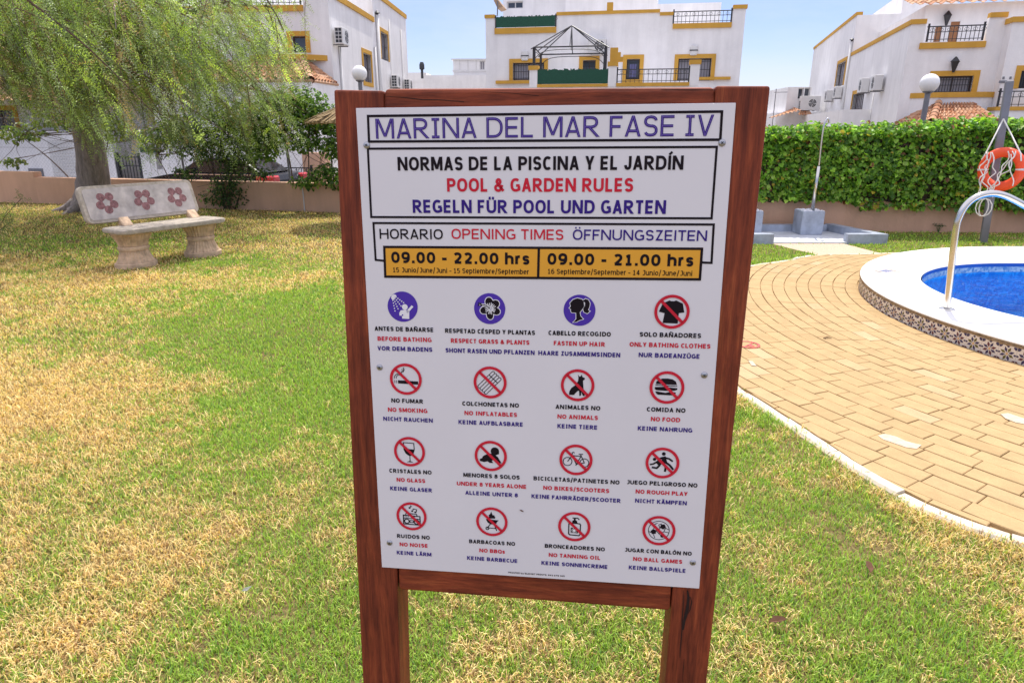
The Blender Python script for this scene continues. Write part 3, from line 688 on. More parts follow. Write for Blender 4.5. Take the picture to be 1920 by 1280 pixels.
# 13 barbecue
i = Icon(13); Z = zc(1034, 755, 126)
i.P(Z((1005, 728), (1012, 712), (1008, 700), (1020, 690), (1030, 668), (1036, 688), (1044, 702), (1050, 695), (1062, 718), (1058, 728)), BLK)
i.P(Z((985, 735), (1090, 742), (1080, 750), (1070, 768), (1048, 780), (1022, 779), (1000, 765)), BLK)
i.S(Z((1020, 778), (998, 815)), .06, BLK); i.S(Z((1052, 780), (1072, 834)), .06, BLK); i.S(Z((1005, 812), (1062, 814)), .05, BLK); i.ring(*Z((997, 816))[0], .06, .12, BLK, 16); i.no(); i.done()
# 14 lotion
i = Icon(14); Z = zc(413, 794, 130)
i.S(Z((376, 764), (456, 768), (463, 776), (459, 866), (452, 874), (376, 870), (369, 862), (369, 772)), .07, BLK, True)
i.P(Z((396, 760), (398, 742), (408, 738), (409, 724), (422, 724), (423, 738), (434, 744), (437, 762)), BLK); i.S(Z((397, 720), (440, 719), (452, 733)), .07, BLK)
i.P(Z((385, 806), (443, 808), (442, 854), (385, 851)), BLK); i.up()
i.disc(*Z((413, 830))[0], .09, WHT); 
for k in range(10):
    a = 2*math.pi*k/10; c = Z((413, 830))[0]; i.S([(c[0]+.11*math.cos(a), c[1]+.11*math.sin(a)), (c[0]+.19*math.cos(a), c[1]+.19*math.sin(a))], .035, WHT)
i.no(); i.done()
# 15 football
i = Icon(15); Z = zc(1089, 826, 133); i.ring(0, 0, .61, .65, BLK)
def penta(x, y, r, ro): return [(x+r*math.cos(math.radians(ro+72*k)), y+r*math.sin(math.radians(ro+72*k))) for k in range(5)]
i.P(penta(*Z((1047, 840))[0], .19, 100), BLK); i.P(penta(*Z((1120, 790))[0], .19, 60), BLK); i.P(penta(*Z((1118, 874))[0], .13, 80), BLK)
i.P(Z((1060, 764), (1085, 754), (1062, 772), (1040, 782)), BLK)
for q in (((1068, 828), (1098, 808)), ((1047, 815), (1050, 785)), ((1098, 808), (1085, 775)), ((1068, 828), (1090, 855)), ((1090, 855), (1106, 868)), ((1140, 800), (1168, 815)), ((1090, 855), (1130, 835), (1140, 805)), ((1028, 850), (1008, 838)), ((1047, 864), (1060, 895)), ((1130, 835), (1172, 842)), ((1085, 775), (1110, 765))): i.S(Z(*q), .04, BLK)
i.no(); i.done()
# screws
for x, y in ((687.8, 272.5), (1353.7, 268), (712, 688.3), (1320.4, 702.8), (730.6, 1016.8), (1299, 1053.9)):
    u, z = BF.px(x, y); F2 = Frame(BF.p(u, 0, z), BF.U, BF.Z, BF.D)
    b = MB(); b.lathe(F2.O, [(.0066, .0002), (.0066, .0008), (.0058, .0020), (.004, .0030), (.0015, .0035)], 0, 18, F=F2)
    for k in (45, 135):
        F3 = Frame(F2.O, F2.U*math.cos(math.radians(k+9))+F2.D*math.sin(math.radians(k+9)), None, F2.Z)
        b.box(F3, -.0028, .0028, -.0007, .0007, .0030, .0039, 1)
    b.build('screw', [M['zinc'], M['dark']], board)
# bit of dead leaf stuck to the board
u, z = BF.px(978, 956); b = MB(); b.prism(BF, [(u-.004, z+.0018), (u+.001, z+.0008), (u+.0045, z-.0022), (u+.002, z-.0022), (u-.002, z-.0004)], .001, .0022)
tag(b.build('dead_leaf', M['dead_leaf'], None, base=BF.p(u, .001, z)), 'tiny brown leaf fragment stuck to the white board', 'leaf')

# ------------------------------------------------------------------ ground, path, pool
rng = np.random.default_rng(7); random.seed(7)
def struct(o): return tag(o, kind='structure')
STREET = -.50
b = MB(); b.poly([(-700, -60, STREET-.01), (700, -60, STREET-.01), (700, 1200, STREET-.01), (-700, 1200, STREET-.01)])
struct(b.build('ground', simple('far_ground', (.20, .17, .13), .95, scale=.3, var=.2)))
def wallR(x): return 10.57-.0617*(x-4.13)
def wallL(x): return 13.02-.245*(x+3.708)
PC, PR, XR = V3(6, 5.383), 2.772, 16.0
def outline(c, r, n, xr):
    """left half circle continued by straight sides to x = xr"""
    return [(xr, c[1]+r)]+[(c[0]+r*math.cos(a), c[1]+r*math.sin(a)) for a in np.linspace(math.pi/2, 3*math.pi/2, n)]+[(xr, c[1]-r)]
GARDEN = [(-16, -6), (16, -6)]+outline(PC, PR-.06, 60, 16)[::-1]+[(16, wallR(16)+.05), (.5, wallR(.5)+.05), (-1.2, wallL(-1.2)+.05), (-16, wallL(-16)+.05)]
def lawn_mat():
    m, t, b = mat_base('lawn_thatch')
    n1 = ramp(t, noise(t, 1.1, 6, rough=.65), [(.36, (.12, .125, .035)), (.5, (.20, .15, .065)), (.66, (.27, .195, .09))])
    n2 = ramp(t, noise(t, 55, 5, rough=.75), [(.3, .35), (.5, .9), (.72, 1.4)])
    t.links.new(mixc(t, n1, n2, 1, 'MULTIPLY'), b.inputs[0]); b.inputs['Roughness'].default_value = .95; b.inputs['Specular IOR Level'].default_value = .1
    bump(t, b, noise(t, 70, 5), .8, .02); return m
# kerb line, smoothed
KP = [(9, 1.2), (6, 1.32), (4, 1.5), (2.9, 1.8), (2.35, 2.06), (2.024, 2.271), (1.86, 2.41), (1.745, 2.6), (1.665, 2.83), (1.56, 3.30), (1.48, 3.62), (1.417, 3.88), (1.37, 4.4), (1.40, 5.2), (1.6, 6.1), (2.05, 6.95), (2.81, 7.66), (3.3, 7.96), (3.9, 8.36), (4.5, 8.42), (5.2, 8.5), (7, 8.5)]
def spline(P, n=6):
    P = [V3(*p) for p in P]; o = []
    for i in range(len(P)-1):
        a, b_, c, d = P[max(i-1, 0)], P[i], P[i+1], P[min(i+2, len(P)-1)]
        for k in range(n):
            t = k/n; o.append(.5*((2*b_)+(c-a)*t+(2*a-5*b_+4*c-d)*t*t+(-a+3*b_-3*c+d)*t**3))
    return o+[P[-1]]
KERB = np.array(spline(KP))
PATH = [tuple(p) for p in KERB]+[(9, 8.5)]+outline(PC, PR-.05, 60, 9)+[(9, 1.2)]
def inside(P, poly):
    """vectorised point in polygon"""
    x, y = P[:, 0], P[:, 1]; r = np.zeros(len(P), bool); n = len(poly)
    for i in range(n):
        (x1, y1), (x2, y2) = poly[i][:2], poly[(i+1) % n][:2]
        c = ((y1 > y) != (y2 > y)) & (x < (x2-x1)*(y-y1)/((y2-y1) if y2 != y1 else 1e-12)+x1); r ^= c
    return r
b = MB(); b.slab(GARDEN, STREET-.02, 0); struct(b.build('lawn', lawn_mat()))
b = MB(); b.slab(PATH, -.05, .006); struct(b.build('path_bed', M['joint']))
# pavers in rings round the pool, cut at the kerb
kt = np.gradient(KERB, axis=0); kt /= np.linalg.norm(kt, axis=1)[:, None]
kn = np.c_[kt[:, 1], -kt[:, 0]]                         # towards the path
def clip(poly, p, n):
    o = []
    for i in range(len(poly)):
        a, c = poly[i], poly[(i+1) % len(poly)]; da, dc = (a-p)@n, (c-p)@n
        if da >= 0: o.append(a)
        if (da >= 0) != (dc >= 0): o.append(a+(c-a)*da/(da-dc))
    return o
b = MB(); r = PR+.012; row = 0
while r < 5.6:
    wd = .112; ln = .224; n = int(2*math.pi*(r+wd/2)/ln); off = random.random()
    for k in range(n):
        a0 = (k+off)*2*math.pi/n; a1 = (k+1+off)*2*math.pi/n; am = (a0+a1)/2
        c = PC+(r+wd/2)*V3(math.cos(am), math.sin(am))
        if c[0] > 7.2 or c[1] < .9 or c[1] > 8.9: continue
        g = .0022/(r+wd/2); j = random.gauss(0, .0012)
        pl = [PC+q*V3(math.cos(a), math.sin(a)) for q, a in ((r+.0022+j, a0+g), (r+.0022+j, am), (r+.0022+j, a1-g), (r+wd-.0022+j, a1-g), (r+wd-.0022+j, am), (r+wd-.0022+j, a0+g))]
        d2 = ((KERB-c)**2).sum(1); i0 = d2.argmin()
        if (c-KERB[i0])@kn[i0] < -.14: continue
        if d2[i0] < .07:
            pl = clip(pl, KERB[i0]+kn[i0]*.004, kn[i0])
            if len(pl) < 3: continue
        pl = np.array(pl); ce = pl.mean(0)
        area = abs(sum(pl[q-1][0]*pl[q][1]-pl[q][0]*pl[q-1][1] for q in range(len(pl))))/2
        if area < .0012: continue
        z = .022+random.gauss(0, .0011); tx, ty = random.gauss(0, .006), random.gauss(0, .006)
        inn = ce+(pl-ce)*(1-.004/np.maximum(.02, np.linalg.norm(pl-ce, axis=1)))[:, None]
        nn = len(pl); zz = lambda q: z+(q-ce)@V3(tx, ty)
        b.add([(q[0], q[1], .004) for q in pl]+[(q[0], q[1], zz(q)-.003) for q in pl]+[(q[0], q[1], zz(q)) for q in inn],
              [(i, (i+1) % nn, nn+(i+1) % nn, nn+i) for i in range(nn)]+[(nn+i, nn+(i+1) % nn, 2*nn+(i+1) % nn, 2*nn+i) for i in range(nn)]+[tuple(range(2*nn, 3*nn))])
    r += wd+.0015; row += 1
struct(b.build('brick_path', M['paver'], fix=False))
# kerb: short concrete lengths, slightly uneven
b = MB(); s_ = np.r_[0, np.cumsum(np.linalg.norm(np.diff(KERB, axis=0), axis=1))]; q = 0.0; L = s_[-1]
def kat(v): i = min(max(np.searchsorted(s_, v)-1, 0), len(KERB)-2); t = (v-s_[i])/(s_[i+1]-s_[i]); return KERB[i]+(KERB[i+1]-KERB[i])*t, nrm(kn[i]*(1-t)+kn[i+1]*t)
while q < L-.05:
    ln = .40; e = min(q+ln-.008, L); m = 4; top = .022+random.gauss(0, .004); sh = random.gauss(0, .004); ri = []
    for k in range(m+1):
        p, nn = kat(q+(e-q)*k/m); a = p+nn*(sh-.002); c = p-nn*(.068-sh)
        h = top+random.gauss(0, .0015)
        ri.append([(a[0], a[1], -.03), (a[0], a[1], h-.004), (a[0]-nn[0]*.006, a[1]-nn[1]*.006, h), (c[0]+nn[0]*.012, c[1]+nn[1]*.012, h-.002), (c[0], c[1], h-.014), (c[0], c[1], -.03)])
    vs = [v for r_ in ri for v in r_]; fs = [(i*6+k, i*6+k+1, i*6+k+7, i*6+k+6) for i in range(m) for k in range(5)]+[tuple(range(6)), tuple(range(m*6, m*6+6))]
    b.add(vs, fs); q += ln
struct(b.build('kerb', M['kerb']))
# white paint blots and the red prohibition ring painted on the pavers
def blot(pts, m, name, label, cat):
    c = np.mean([gnd(*p, .0255)[:2] for p in pts], 0); b = MB(); b.slab([tuple(gnd(*p, .0255)[:2]) for p in pts], .0235, .0265)
    return tag(b.build(name, m, None, base=(c[0], c[1], .0235)), label, cat)
blot([(1646, 816), (1660, 813), (1680, 818), (1700, 827), (1728, 834), (1719, 841), (1698, 838), (1672, 829), (1655, 823)], M['paint_white'], 'paint_blot', 'long white paint smear on the pavers near the kerb', 'paint mark')
blot([(1876, 776), (1890, 774), (1925, 786), (1930, 796), (1905, 792), (1885, 784)], M['paint_white'], 'paint_blot', 'white paint smear on the pavers at the right edge of the photo', 'paint mark')
blot([(1403, 676), (1411, 677), (1419, 686), (1409, 685)], M['paint_white'], 'paint_blot', 'small white paint spot on the pavers beside the red ring', 'paint mark')
b = MB(); cc = gnd(1403, 645.5, .026)
for k in range(40):
    a, e = 2*math.pi*k/40, 2*math.pi*(k+1)/40
    f = lambda an, rr: (cc[0]+rr*math.cos(an), cc[1]+rr*math.sin(an)*1.02, .0265)
    b.poly([f(a, .066), f(a, .084), f(e, .084), f(e, .066)])
f2 = lambda x, y: (cc[0]+x, cc[1]+y, .0268)
b.poly([f2(-.05, -.052), f2(-.042, -.06), f2(.058, .044), f2(.05, .052)]); b.poly([f2(.0, -.05), f2(.035, -.045), f2(.02, .0), f2(-.02, -.03)])
tag(b.build('painted_sign', M['paint_red'], None, base=(cc[0], cc[1], .026), fix=False), 'worn red painted ring with slash on the sandy pavers beside the sign post', 'paint mark')
c = gnd(1551, 634, .026); b = MB()
b.tube([c+V3(-.03, 0, .002), c+V3(0, .004, .006), c+V3(.035, .002, .003)], [.003, .005, .002], 0, 6); b.tube([c+V3(-.012, .01, .003), c+V3(-.02, -.012, .004)], .003, 0, 5)
tag(b.build('twig', M['dead_leaf'], None, base=c), 'short dark twig lying on the sandy pavers in front of the pool', 'twig')

# ---- pool
pool = thing('swimming_pool', 'raised round ended pool with white coping and patterned tile riser', 'pool', (PC[0], PC[1], 0))
CT = .165; IC, IR = V3(5.45, 5.70), 1.60
n = 96
prof = [(.0, CT-.018), (-.008, CT-.015), (-.009, CT-.008), (0., CT-.001), (.03, CT+.004), (.12, CT+.006), (.50, CT+.006), (.86, CT-.002), (.97, CT-.02), (1.0, CT-.045)]
b = MB(); oo = outline(PC, PR, n, XR); ii = outline(IC, IR, n, XR); vs = []
for (ox, oy), (ix, iy) in zip(oo, ii):
    for t, z in prof: vs.append((ox+(ix-ox)*t, oy+(iy-oy)*t, z))
m = len(prof); fs = [(i*m+k, i*m+k+1, (i+1)*m+k+1, (i+1)*m+k) for i in range(len(oo)-1) for k in range(m-1)]
b.add(vs, fs); b.build('coping', M['coping'], pool, smooth=True)
b = MB(); rg = random.Random(3); vs = []                   # rough mortar bed under the coping lip
for k, (x, y) in enumerate(outline(PC, PR-.004, 420, XR)):
    for z, o in ((.118, 0), (.125, .005), (.134, .008), (CT-.022, .008), (CT-.012, -.006)):
        d = nrm(V3(x, y)-PC); jj = rg.gauss(0, .0035); vs.append((x+d[0]*(o+jj), y+d[1]*(o+jj), z+rg.gauss(0, .0025)))
fs = [(i*5+k, i*5+k+1, (i+1)*5+k+1, (i+1)*5+k) for i in range(421) for k in range(4)]
b.add(vs, fs); b.build('mortar_bed', M['mortar'], pool)
b = MB(); T = .122; nt_ = int(2*math.pi*PR/T)
for k in range(int(nt_*.2), int(nt_*.80)):
    a0 = 2*math.pi*k/nt_; a1 = 2*math.pi*(k+1)/nt_
    def tp(u, z, o): a = a0+(a1-a0)*u; return (PC[0]+(PR+o)*math.cos(a), PC[1]+(PR+o)*math.sin(a), .004+z*T)
    b.poly([tp(.005, 0, 0), tp(.5, 0, 0), tp(.995, 0, 0), tp(.995, 1, 0), tp(.5, 1, 0), tp(.005, 1, 0)], 0)
    o = .0012
    for h in range(8):
        an = math.pi*h/4+math.pi/8; c_, s2 = math.cos(an), math.sin(an)
        q = [(.08, 0), (.25, .08), (.42, 0), (.25, -.08)]
        b.poly([tp(.5+x*c_-y*s2, .5+x*s2+y*c_, o) for x, y in q], (1, 3)[h % 2] if k % 2 else (2, 1)[h % 2])
    for cx in (0, 1):
        for cz in (0, 1):
            sg = lambda v, c: v if c == 0 else 1-v
            b.poly([tp(sg(.02, cx), sg(.02, cz), o), tp(sg(.19, cx), sg(.02, cz), o), tp(sg(.19, cx), sg(.11, cz), o), tp(sg(.11, cx), sg(.19, cz), o), tp(sg(.02, cx), sg(.19, cz), o)], 1 if cz else 2)
    for x, z in ((.5, .07), (.5, .93), (.07, .5), (.93, .5)):
        b.poly([tp(x-.09, z, o), tp(x, z-.065, o), tp(x+.09, z, o), tp(x, z+.065, o)], 1)
    b.poly([tp(.5+.06*math.cos(q), .5+.06*math.sin(q), o) for q in np.linspace(0, 6.283, 9)[:-1]], 4)
b.build('tile_riser', [M['tile_white'], M['tile_navy'], M['tile_maroon'], M['tile_olive'], M['tile_ochre']], pool, fix=False)
WL = .005
def ringwall(name, r, z0, z1, mat):
    b = MB(); o = outline(IC, r, n, XR); vs = [(x, y, z) for x, y in o for z in (z0, z1)]
    b.add(vs, [(i*2, i*2+1, i*2+3, i*2+2) for i in range(len(o)-1)]); return b.build(name, mat, pool)
ringwall('basin_wall', IR-.004, -.42, .03, M['basin']); ringwall('waterline_tile', IR-.006, .028, .088, M['basin_pattern']); ringwall('waterline_trim', IR-.008, .086, CT-.04, M['basin_dark'])
b = MB(); b.poly([(x, y, -.42) for x, y in outline(IC, IR, n, XR)]); b.build('basin_floor', M['basin'], pool)
b = MB(); b.poly([(x, y, WL) for x, y in outline(IC, IR-.005, n, XR)]); struct(b.build('water', M['water'], fix=False))
# depth mark set in the coping
c = gnd(1661, 508, CT+.008); b = MB()
G = Frame((c[0], c[1], CT+.0075), (.93, .36, 0), (0, 0, 1), (-.36, .93, 0))
b.box(G, -.13, .13, 0, .001, -.075, .075, 0)
for u in (-.04, -.012, .016, .044): b.box(G, u-.007, u+.007, .001, .0018, -.045, .045, 1)
for u in (-.1, .1): b.box(G, u-.012, u+.012, .001, .0018, -.035, .035, 2)
b.build('depth_mark', [M['tile_white'], M['basin_dark'], M['galv']], pool, fix=False)
# handrail
hr = thing('pool_handrail', 'bent stainless steel handrail bolted to the white pool coping', 'handrail', dep(1775, 583, 5.15))
hp = [dep(x, y, 5.15) for x, y in ((1775, 584), (1781, 530), (1787, 470), (1793, 425), (1798, 408), (1806, 392), (1817, 379), (1831, 369.5), (1848, 364), (1866, 363), (1884, 367), (1902, 375), (1922, 386), (1950, 402), (1990, 430))]
hp.append(hp[-1]+V3(.25, 0, -.42)); hp.append(hp[-1]+V3(.1, 0, -.6))
pp = [tuple(q) for q in spline([tuple(q) for q in hp], 4)]
b = MB(); b.tube(pp, .0245, 0, 20); b.build('rail', M['steel'], hr, smooth=True)
b = MB(); b.lathe((hp[0][0], hp[0][1], CT+.004), [(.058, 0), (.058, .006), (.05, .012), (.03, .016)], 0, 24); b.build('flange', M['steel'], hr)

# ---- shower, tray, gravel walk
PB = .12
tray = thing('shower_tray', 'low blue grey marble kerbed shower tray in front of the ivy wall', 'shower tray', (4.3, 9.7, 0))
yF = 9.295
gi = lambda x, y, z=PB: gnd(x, y, z)[:2]
xl, xr_, xo = gnd(1447, 440, PB)[0], gnd(1584, 440, PB)[0], gnd(1655, 439, PB)[0]
ybk = 10.42; xb0 = gnd(1572, 425, PB+.01)[0]+.05
b = MB()
b.slab([(2.6, yF+.002), (xo-.01, yF+.002), (xb0, ybk), (2.6, ybk)], 0, .03); b.build('slab', M['marble_pale'], tray)
b = MB(); b.slab([(xr_, yF), (xo, yF), (xo-.012, yF+.12), (xr_, yF+.12)], 0, PB+.02); b.build('low_wall', M['marble'], tray)
xb_ = gnd(1572, 425, PB+.01)[0]+.06
b = MB(); b.slab([(xo-.15, yF+.1205), (xo-.0125, yF+.1205), (xb_, ybk), (xb_-.13, ybk)], 0, PB+.018); b.build('low_wall', M['marble'], tray)
b = MB(); b.slab([(2.6, ybk-.12), (xb0-.14, ybk-.12), (xb0-.14, ybk), (2.6, ybk)], 0, PB+.012); b.build('low_wall', M['marble'], tray)
b = MB(); b.slab([(2.6, yF), (xl, yF), (xl, yF+.14), (2.6, yF+.14)], 0, PB+.02); b.build('low_wall', M['marble'], tray)
def plinth(name, x0, x1, y0, y1, h, lab, cat):
    t = thing(name, lab, cat, ((x0+x1)/2, (y0+y1)/2, .03))
    b = MB(); b.box(WORLD, x0, x1, y0, y1, .03, h, 0, .008); b.build('plinth', M['marble'], t)
    b = MB(); rg = random.Random(8)
    for k in range(120):
        p = V3(rg.uniform(x0+.015, x1-.015), rg.uniform(y0+.015, y1-.015), h); s_ = rg.uniform(.008, .014)
        b.lathe(p, [(s_*.7, -.002), (s_, s_*.4), (s_*.6, s_), (.002, s_*1.15)], 0, 6, rg.uniform(.8, 1.3), rg.uniform(.7, 1.1), rg.uniform(0, 3))
    b.build('pebbles', M['ink_white'], t); return t
sh = plinth('garden_shower', 4.30, 4.63, 9.96, 10.28, .375, 'outdoor shower with curved steel pipe on a blue marble plinth', 'shower')
b = MB(); sp = [dep(x, y, 10.1) for x, y in ((1523, 397), (1530, 345), (1535, 312))]; b.tube(sp, .027, 0, 14); b.build('lower_pipe', M['steel'], sh, smooth=True)
sp = [dep(x, y, 10.1) for x, y in ((1535, 314), (1539, 275), (1543, 245), (1546, 233), (1549, 226), (1551.5, 222.5), (1554, 224), (1554.5, 231))]
b = MB(); b.tube([tuple(q) for q in spline([tuple(q) for q in sp], 4)], .014, 0, 10); b.build('upper_pipe', M['steel'], sh, smooth=True)
b = MB(); e = dep(1554.5, 231, 10.1); b.tube([e, e-V3(0, 0, .02), e-V3(0, 0, .04), e-V3(0, 0, .05)], [.014, .02, .034, .034], 0, 14); b.build('shower_head', M['steel'], sh)
plinth('marble_pillar', 3.42, 3.72, 9.96, 10.28, .375, 'blue grey marble plinth half hidden behind the right sign post', 'pillar')
G4 = [tuple(gnd(x, y)[:2]) for x, y in ((1447, 459), (1583, 459), (1653, 477), (1545, 483))]
b = MB(); b.slab([(G4[0][0], yF-.004), (G4[1][0], yF-.004), G4[2], (G4[2][0]-.1, 8.44), (G4[3][0], 8.36), G4[3]], 0, .012); struct(b.build('gravel_walk', M['gravel']))

# ---- garden walls
def gwall(pts, h, th, name, label, mat):
    """pts = front foot line; the wall stands behind it"""
    t = None; b = MB(); pts = [V3(*p) for p in pts]; back = []
    for i, p in enumerate(pts):
        a = nrm(p-pts[i-1]) if i else nrm(pts[1]-pts[0]); e = nrm(pts[i+1]-p) if i < len(pts)-1 else a
        k = V3(-a[1], a[0])+V3(-e[1], e[0]); back.append(p+k*th/(1+a@e))
    b.slab([tuple(p) for p in pts]+[tuple(p) for p in back[::-1]], STREET, h)
    c = sum(pts)/len(pts); return tag(b.build(name, mat, None, base=(c[0], c[1], 0)), label, 'wall')
gwall([(-1.2, wallL(-1.2)), (.5, wallR(.5)), (5.2, wallR(5.2))], .505, .2, 'garden_wall', 'salmon rendered garden wall under the ivy behind the shower', M['salmon'])
gwall([(5.202, wallR(5.202)), (12, wallR(12))], .475, .2, 'garden_wall', 'salmon rendered garden wall under the ivy behind the lifebuoy post', M['salmon'])
gwall([(-10.2, wallL(-10.2)), (-1.202, wallL(-1.202))], .545, .2, 'garden_wall', 'long salmon garden wall under the chain link fence behind the bench', M['salmon'])
gwall([(-16, wallL(-16)), (-10.202, wallL(-10.202))], .655, .2, 'garden_wall', 'taller stretch of salmon garden wall at the left edge of the photo', M['salmon'])
b = MB(); p = V3(-4.02, wallL(-4.02)-.012, 0); b.tube([p+V3(0, 0, .0), p+V3(0, 0, .46)], .012, 0, 8)
tag(b.build('conduit', M['plastic'], None, base=p), 'thin white conduit running down the salmon wall left of the sign', 'conduit')

# ---- chain link fence on the left wall
fence = thing('chain_link_fence', 'grey chain link fence on posts along the top of the left garden wall', 'fence', (-7, wallL(-7)+.1, .5))
FU = nrm((1, -.245, 0)); FF = Frame((0, wallL(0)+.1, 0), FU)
FH = 1.75
for x in (-14.6, -12.85, -11.17, -8.9, -6.6, -4.3, -2.0):
    u = x/FU[0]; b = MB(); h0 = .655 if x < -10.2 else .54
    b.tube([FF.p(u, 0, h0), FF.p(u-.02, 0, FH+.1)], .022, 0, 8); b.build('post', M['galv'], fence)
b = MB(); u0, u1 = -15.2, -1.3
st = .085; zt, zb = FH, .56
k = u0-(zt-zb)
while k < u1:
    for sg in (0, 1):
        a, z_a, c, z_c = k, zb, k+(zt-zb), zt
        if sg: z_a, z_c = zt, zb
        def cl(u, ua, za, uc, zc): return za+(zc-za)*(u-ua)/(uc-ua)
        s0, s1 = max(a, u0), min(c, u1)
        if s1 > s0: 
            p0, p1 = FF.p(s0, .004*sg, cl(s0, a, z_a, c, z_c)), FF.p(s1, .004*sg, cl(s1, a, z_a, c, z_c)); h = V3(0, 0, .0014)
            b.add([p0-h, p1-h, p1+h, p0+h], [(0, 1, 2, 3)])
    k += st
for z in (zb, zt, (zb+zt)/2): b.tube([FF.p(u0, 0, z), FF.p(u1, 0, z)], .003, 0, 5)
b.build('wire_mesh', M['wire'], fence, fix=False)

# ---- lifebuoy on its post
pf = dep(1843, 456, 9.39); pt = dep(1893, 152, 9.39)
b = MB(); ax = nrm(pt-V3(pf[0], pf[1], 0)); LF = Frame((pf[0], pf[1], 0), (1, 0, 0), None, ax); LF.U = nrm(np.cross(np.cross(ax, (1, 0, 0)), ax)); LF.D = np.cross(LF.U, ax)
LF.U, LF.D = nrm(LF.U*.9-LF.D*.436*-1), None; LF.D = nrm(np.cross(LF.U, ax))
b.box(LF, -.045, .045, -.045, .045, -.02, float(np.linalg.norm(pt-V3(pf[0], pf[1], 0))), 0, .006)
tag(b.build('lifebuoy_post', M['galv'], None, base=(pf[0], pf[1], 0)), 'tall leaning grey steel post carrying the orange lifebuoy', 'post')
bc = dep(1878, 318, 9.16)
lb = thing('lifebuoy', 'orange lifebuoy with grey bands and tangled white rope hanging on the post', 'lifebuoy', bc)
RN = nrm((-.83, -.56, .0)); RU = nrm(np.cross((0, 0, 1), RN)); RF = Frame(bc, RU, RN)
R1, R2 = .222, .064
def torus(a0, a1, rr, n, m_=14):
    vs = []; 
    for i in range(n+1):
        a = a0+(a1-a0)*i/n; c_, s2 = math.cos(a), math.sin(a)
        for k in range(m_):
            q = 2*math.pi*k/m_; rad = R1+rr*math.cos(q); vs.append(RF.p(rad*c_, rr*.8*math.sin(q), rad*s2))
    return vs, [(i*m_+k, i*m_+(k+1) % m_, (i+1)*m_+(k+1) % m_, (i+1)*m_+k) for i in range(n) for k in range(m_)]
b = MB(); b.add(*torus(0, 2*math.pi, R2, 48)); b.build('ring', M['orange'], lb, smooth=True)
for an in (0, 180):
    a = math.radians(an+3); b = MB(); b.add(*torus(a-.05, a+.05, R2+.003, 4)); b.build('band', M['band'], lb, smooth=True)
hook = LF.p(-.01, .07, 2.138-.47); rp = random.Random(5)
b = MB()
for s_ in (-1, 1): b.tube([hook, RF.p(.2*s_, .06, .21), RF.p(.23*s_, .085, .12)], .009, 0, 6)
def strand(u0, z0, u1, z1, n_=9, j=.02):
    return [RF.p(u0+(u1-u0)*i/n_+rp.gauss(0, j), .09+rp.gauss(0, .012), z0+(z1-z0)*i/n_) for i in range(n_+1)]
for u in (-.2, -.17, -.14, -.1): b.tube(spline([tuple(q) for q in strand(u, .22, u+rp.uniform(-.02, .08), -.36)], 3), .0075, 0, 5)
for u in (.08, .13, .17): b.tube(spline([tuple(q) for q in strand(u, .24, u-rp.uniform(.1, .22), -.30)], 3), .0075, 0, 5)
for w_ in (.05, .09): 
    lo = [RF.p(-.12+w_*math.sin(t_)*1.1+.04, .09, -.50-.12*math.cos(t_)*(-1)) for t_ in np.linspace(0, 6.28, 12)]; b.tube(lo, .0075, 0, 5)
b.tube(spline([tuple(q) for q in strand(.1, .2, .2, -.2, 6, .01)], 3), .0075, 0, 5)
b.build('rope', M['rope'], lb, smooth=True)

# ---- stone bench
BA = nrm((.53, .848, 0)); BN = nrm((.848, -.53, 0)); bc = gnd(321, 486); bc = V3(-4.17, 8.08, 0)
bench = thing('garden_bench', 'weathered cast stone bench with maroon flowers on the backrest beside the tree', 'bench', bc)
BFr = Frame(bc, BA, BN)                    # u along the bench, d towards the sitter's front
def rrect(w_, h_, r_, n_=6):
    o = []
    for cx, cy, a in ((w_/2-r_, h_/2-r_, 0), (-w_/2+r_, h_/2-r_, 90), (-w_/2+r_, -h_/2+r_, 180), (w_/2-r_, -h_/2+r_, 270)):
        o += [(cx+r_*math.cos(math.radians(a+90*i/n_)), cy+r_*math.sin(math.radians(a+90*i/n_))) for i in range(n_+1)]
    return o
def pad(F, outline_, d0, d1, rd):
    """rounded slab, outline in (u,z), thickness along d"""
    b = MB(); n_ = len(outline_); rings = []; cu = np.mean(outline_, 0)
    th = d1-d0
    for t, ins in ((0, rd), (.12, rd*.4), (.35, 0), (.65, 0), (.88, rd*.4), (1, rd)):
        rings.append([F.p(*(lambda q: (q[0], d0+th*t, q[1]))(cu+(np.array(q)-cu)*(1-ins/np.maximum(.05, np.linalg.norm(np.array(q)-cu))))) for q in outline_])
    b.add([v for r_ in rings for v in r_], [(i*n_+k, i*n_+(k+1) % n_, (i+1)*n_+(k+1) % n_, (i+1)*n_+k) for i in range(5) for k in range(n_)]+[tuple(range(n_))[::-1], tuple(range(5*n_, 6*n_))]); return b
SL, SD = 1.36, .46
SF = Frame(BFr.p(.0, .02, .0), BA, (0, 0, 1), BN)          # lying: z of this frame = front direction
pad(SF, rrect(SL, SD, .10), .415, .465, .012).build('seat', M['concrete'], bench, smooth=False)
tilt = math.radians(17); BZ = nrm(V3(0, 0, math.cos(tilt))-BN*math.sin(tilt)); BD = nrm(BN*math.cos(tilt)+V3(0, 0, math.sin(tilt)))
KF = Frame(BFr.p(-.08, -.245, .505), BA, BD, BZ)
BKL, BKH = 1.40, .43
bk = pad(KF.at(0, 0, BKH/2), rrect(BKL, BKH, .07), -.035, .03, .014).build('backrest', M['concrete'], bench)
pad(KF.at(0, 0, BKH/2), rrect(BKL-.10, BKH-.075, .04), .0295, .034, .002).build('panel', M['terrazzo'], bk)
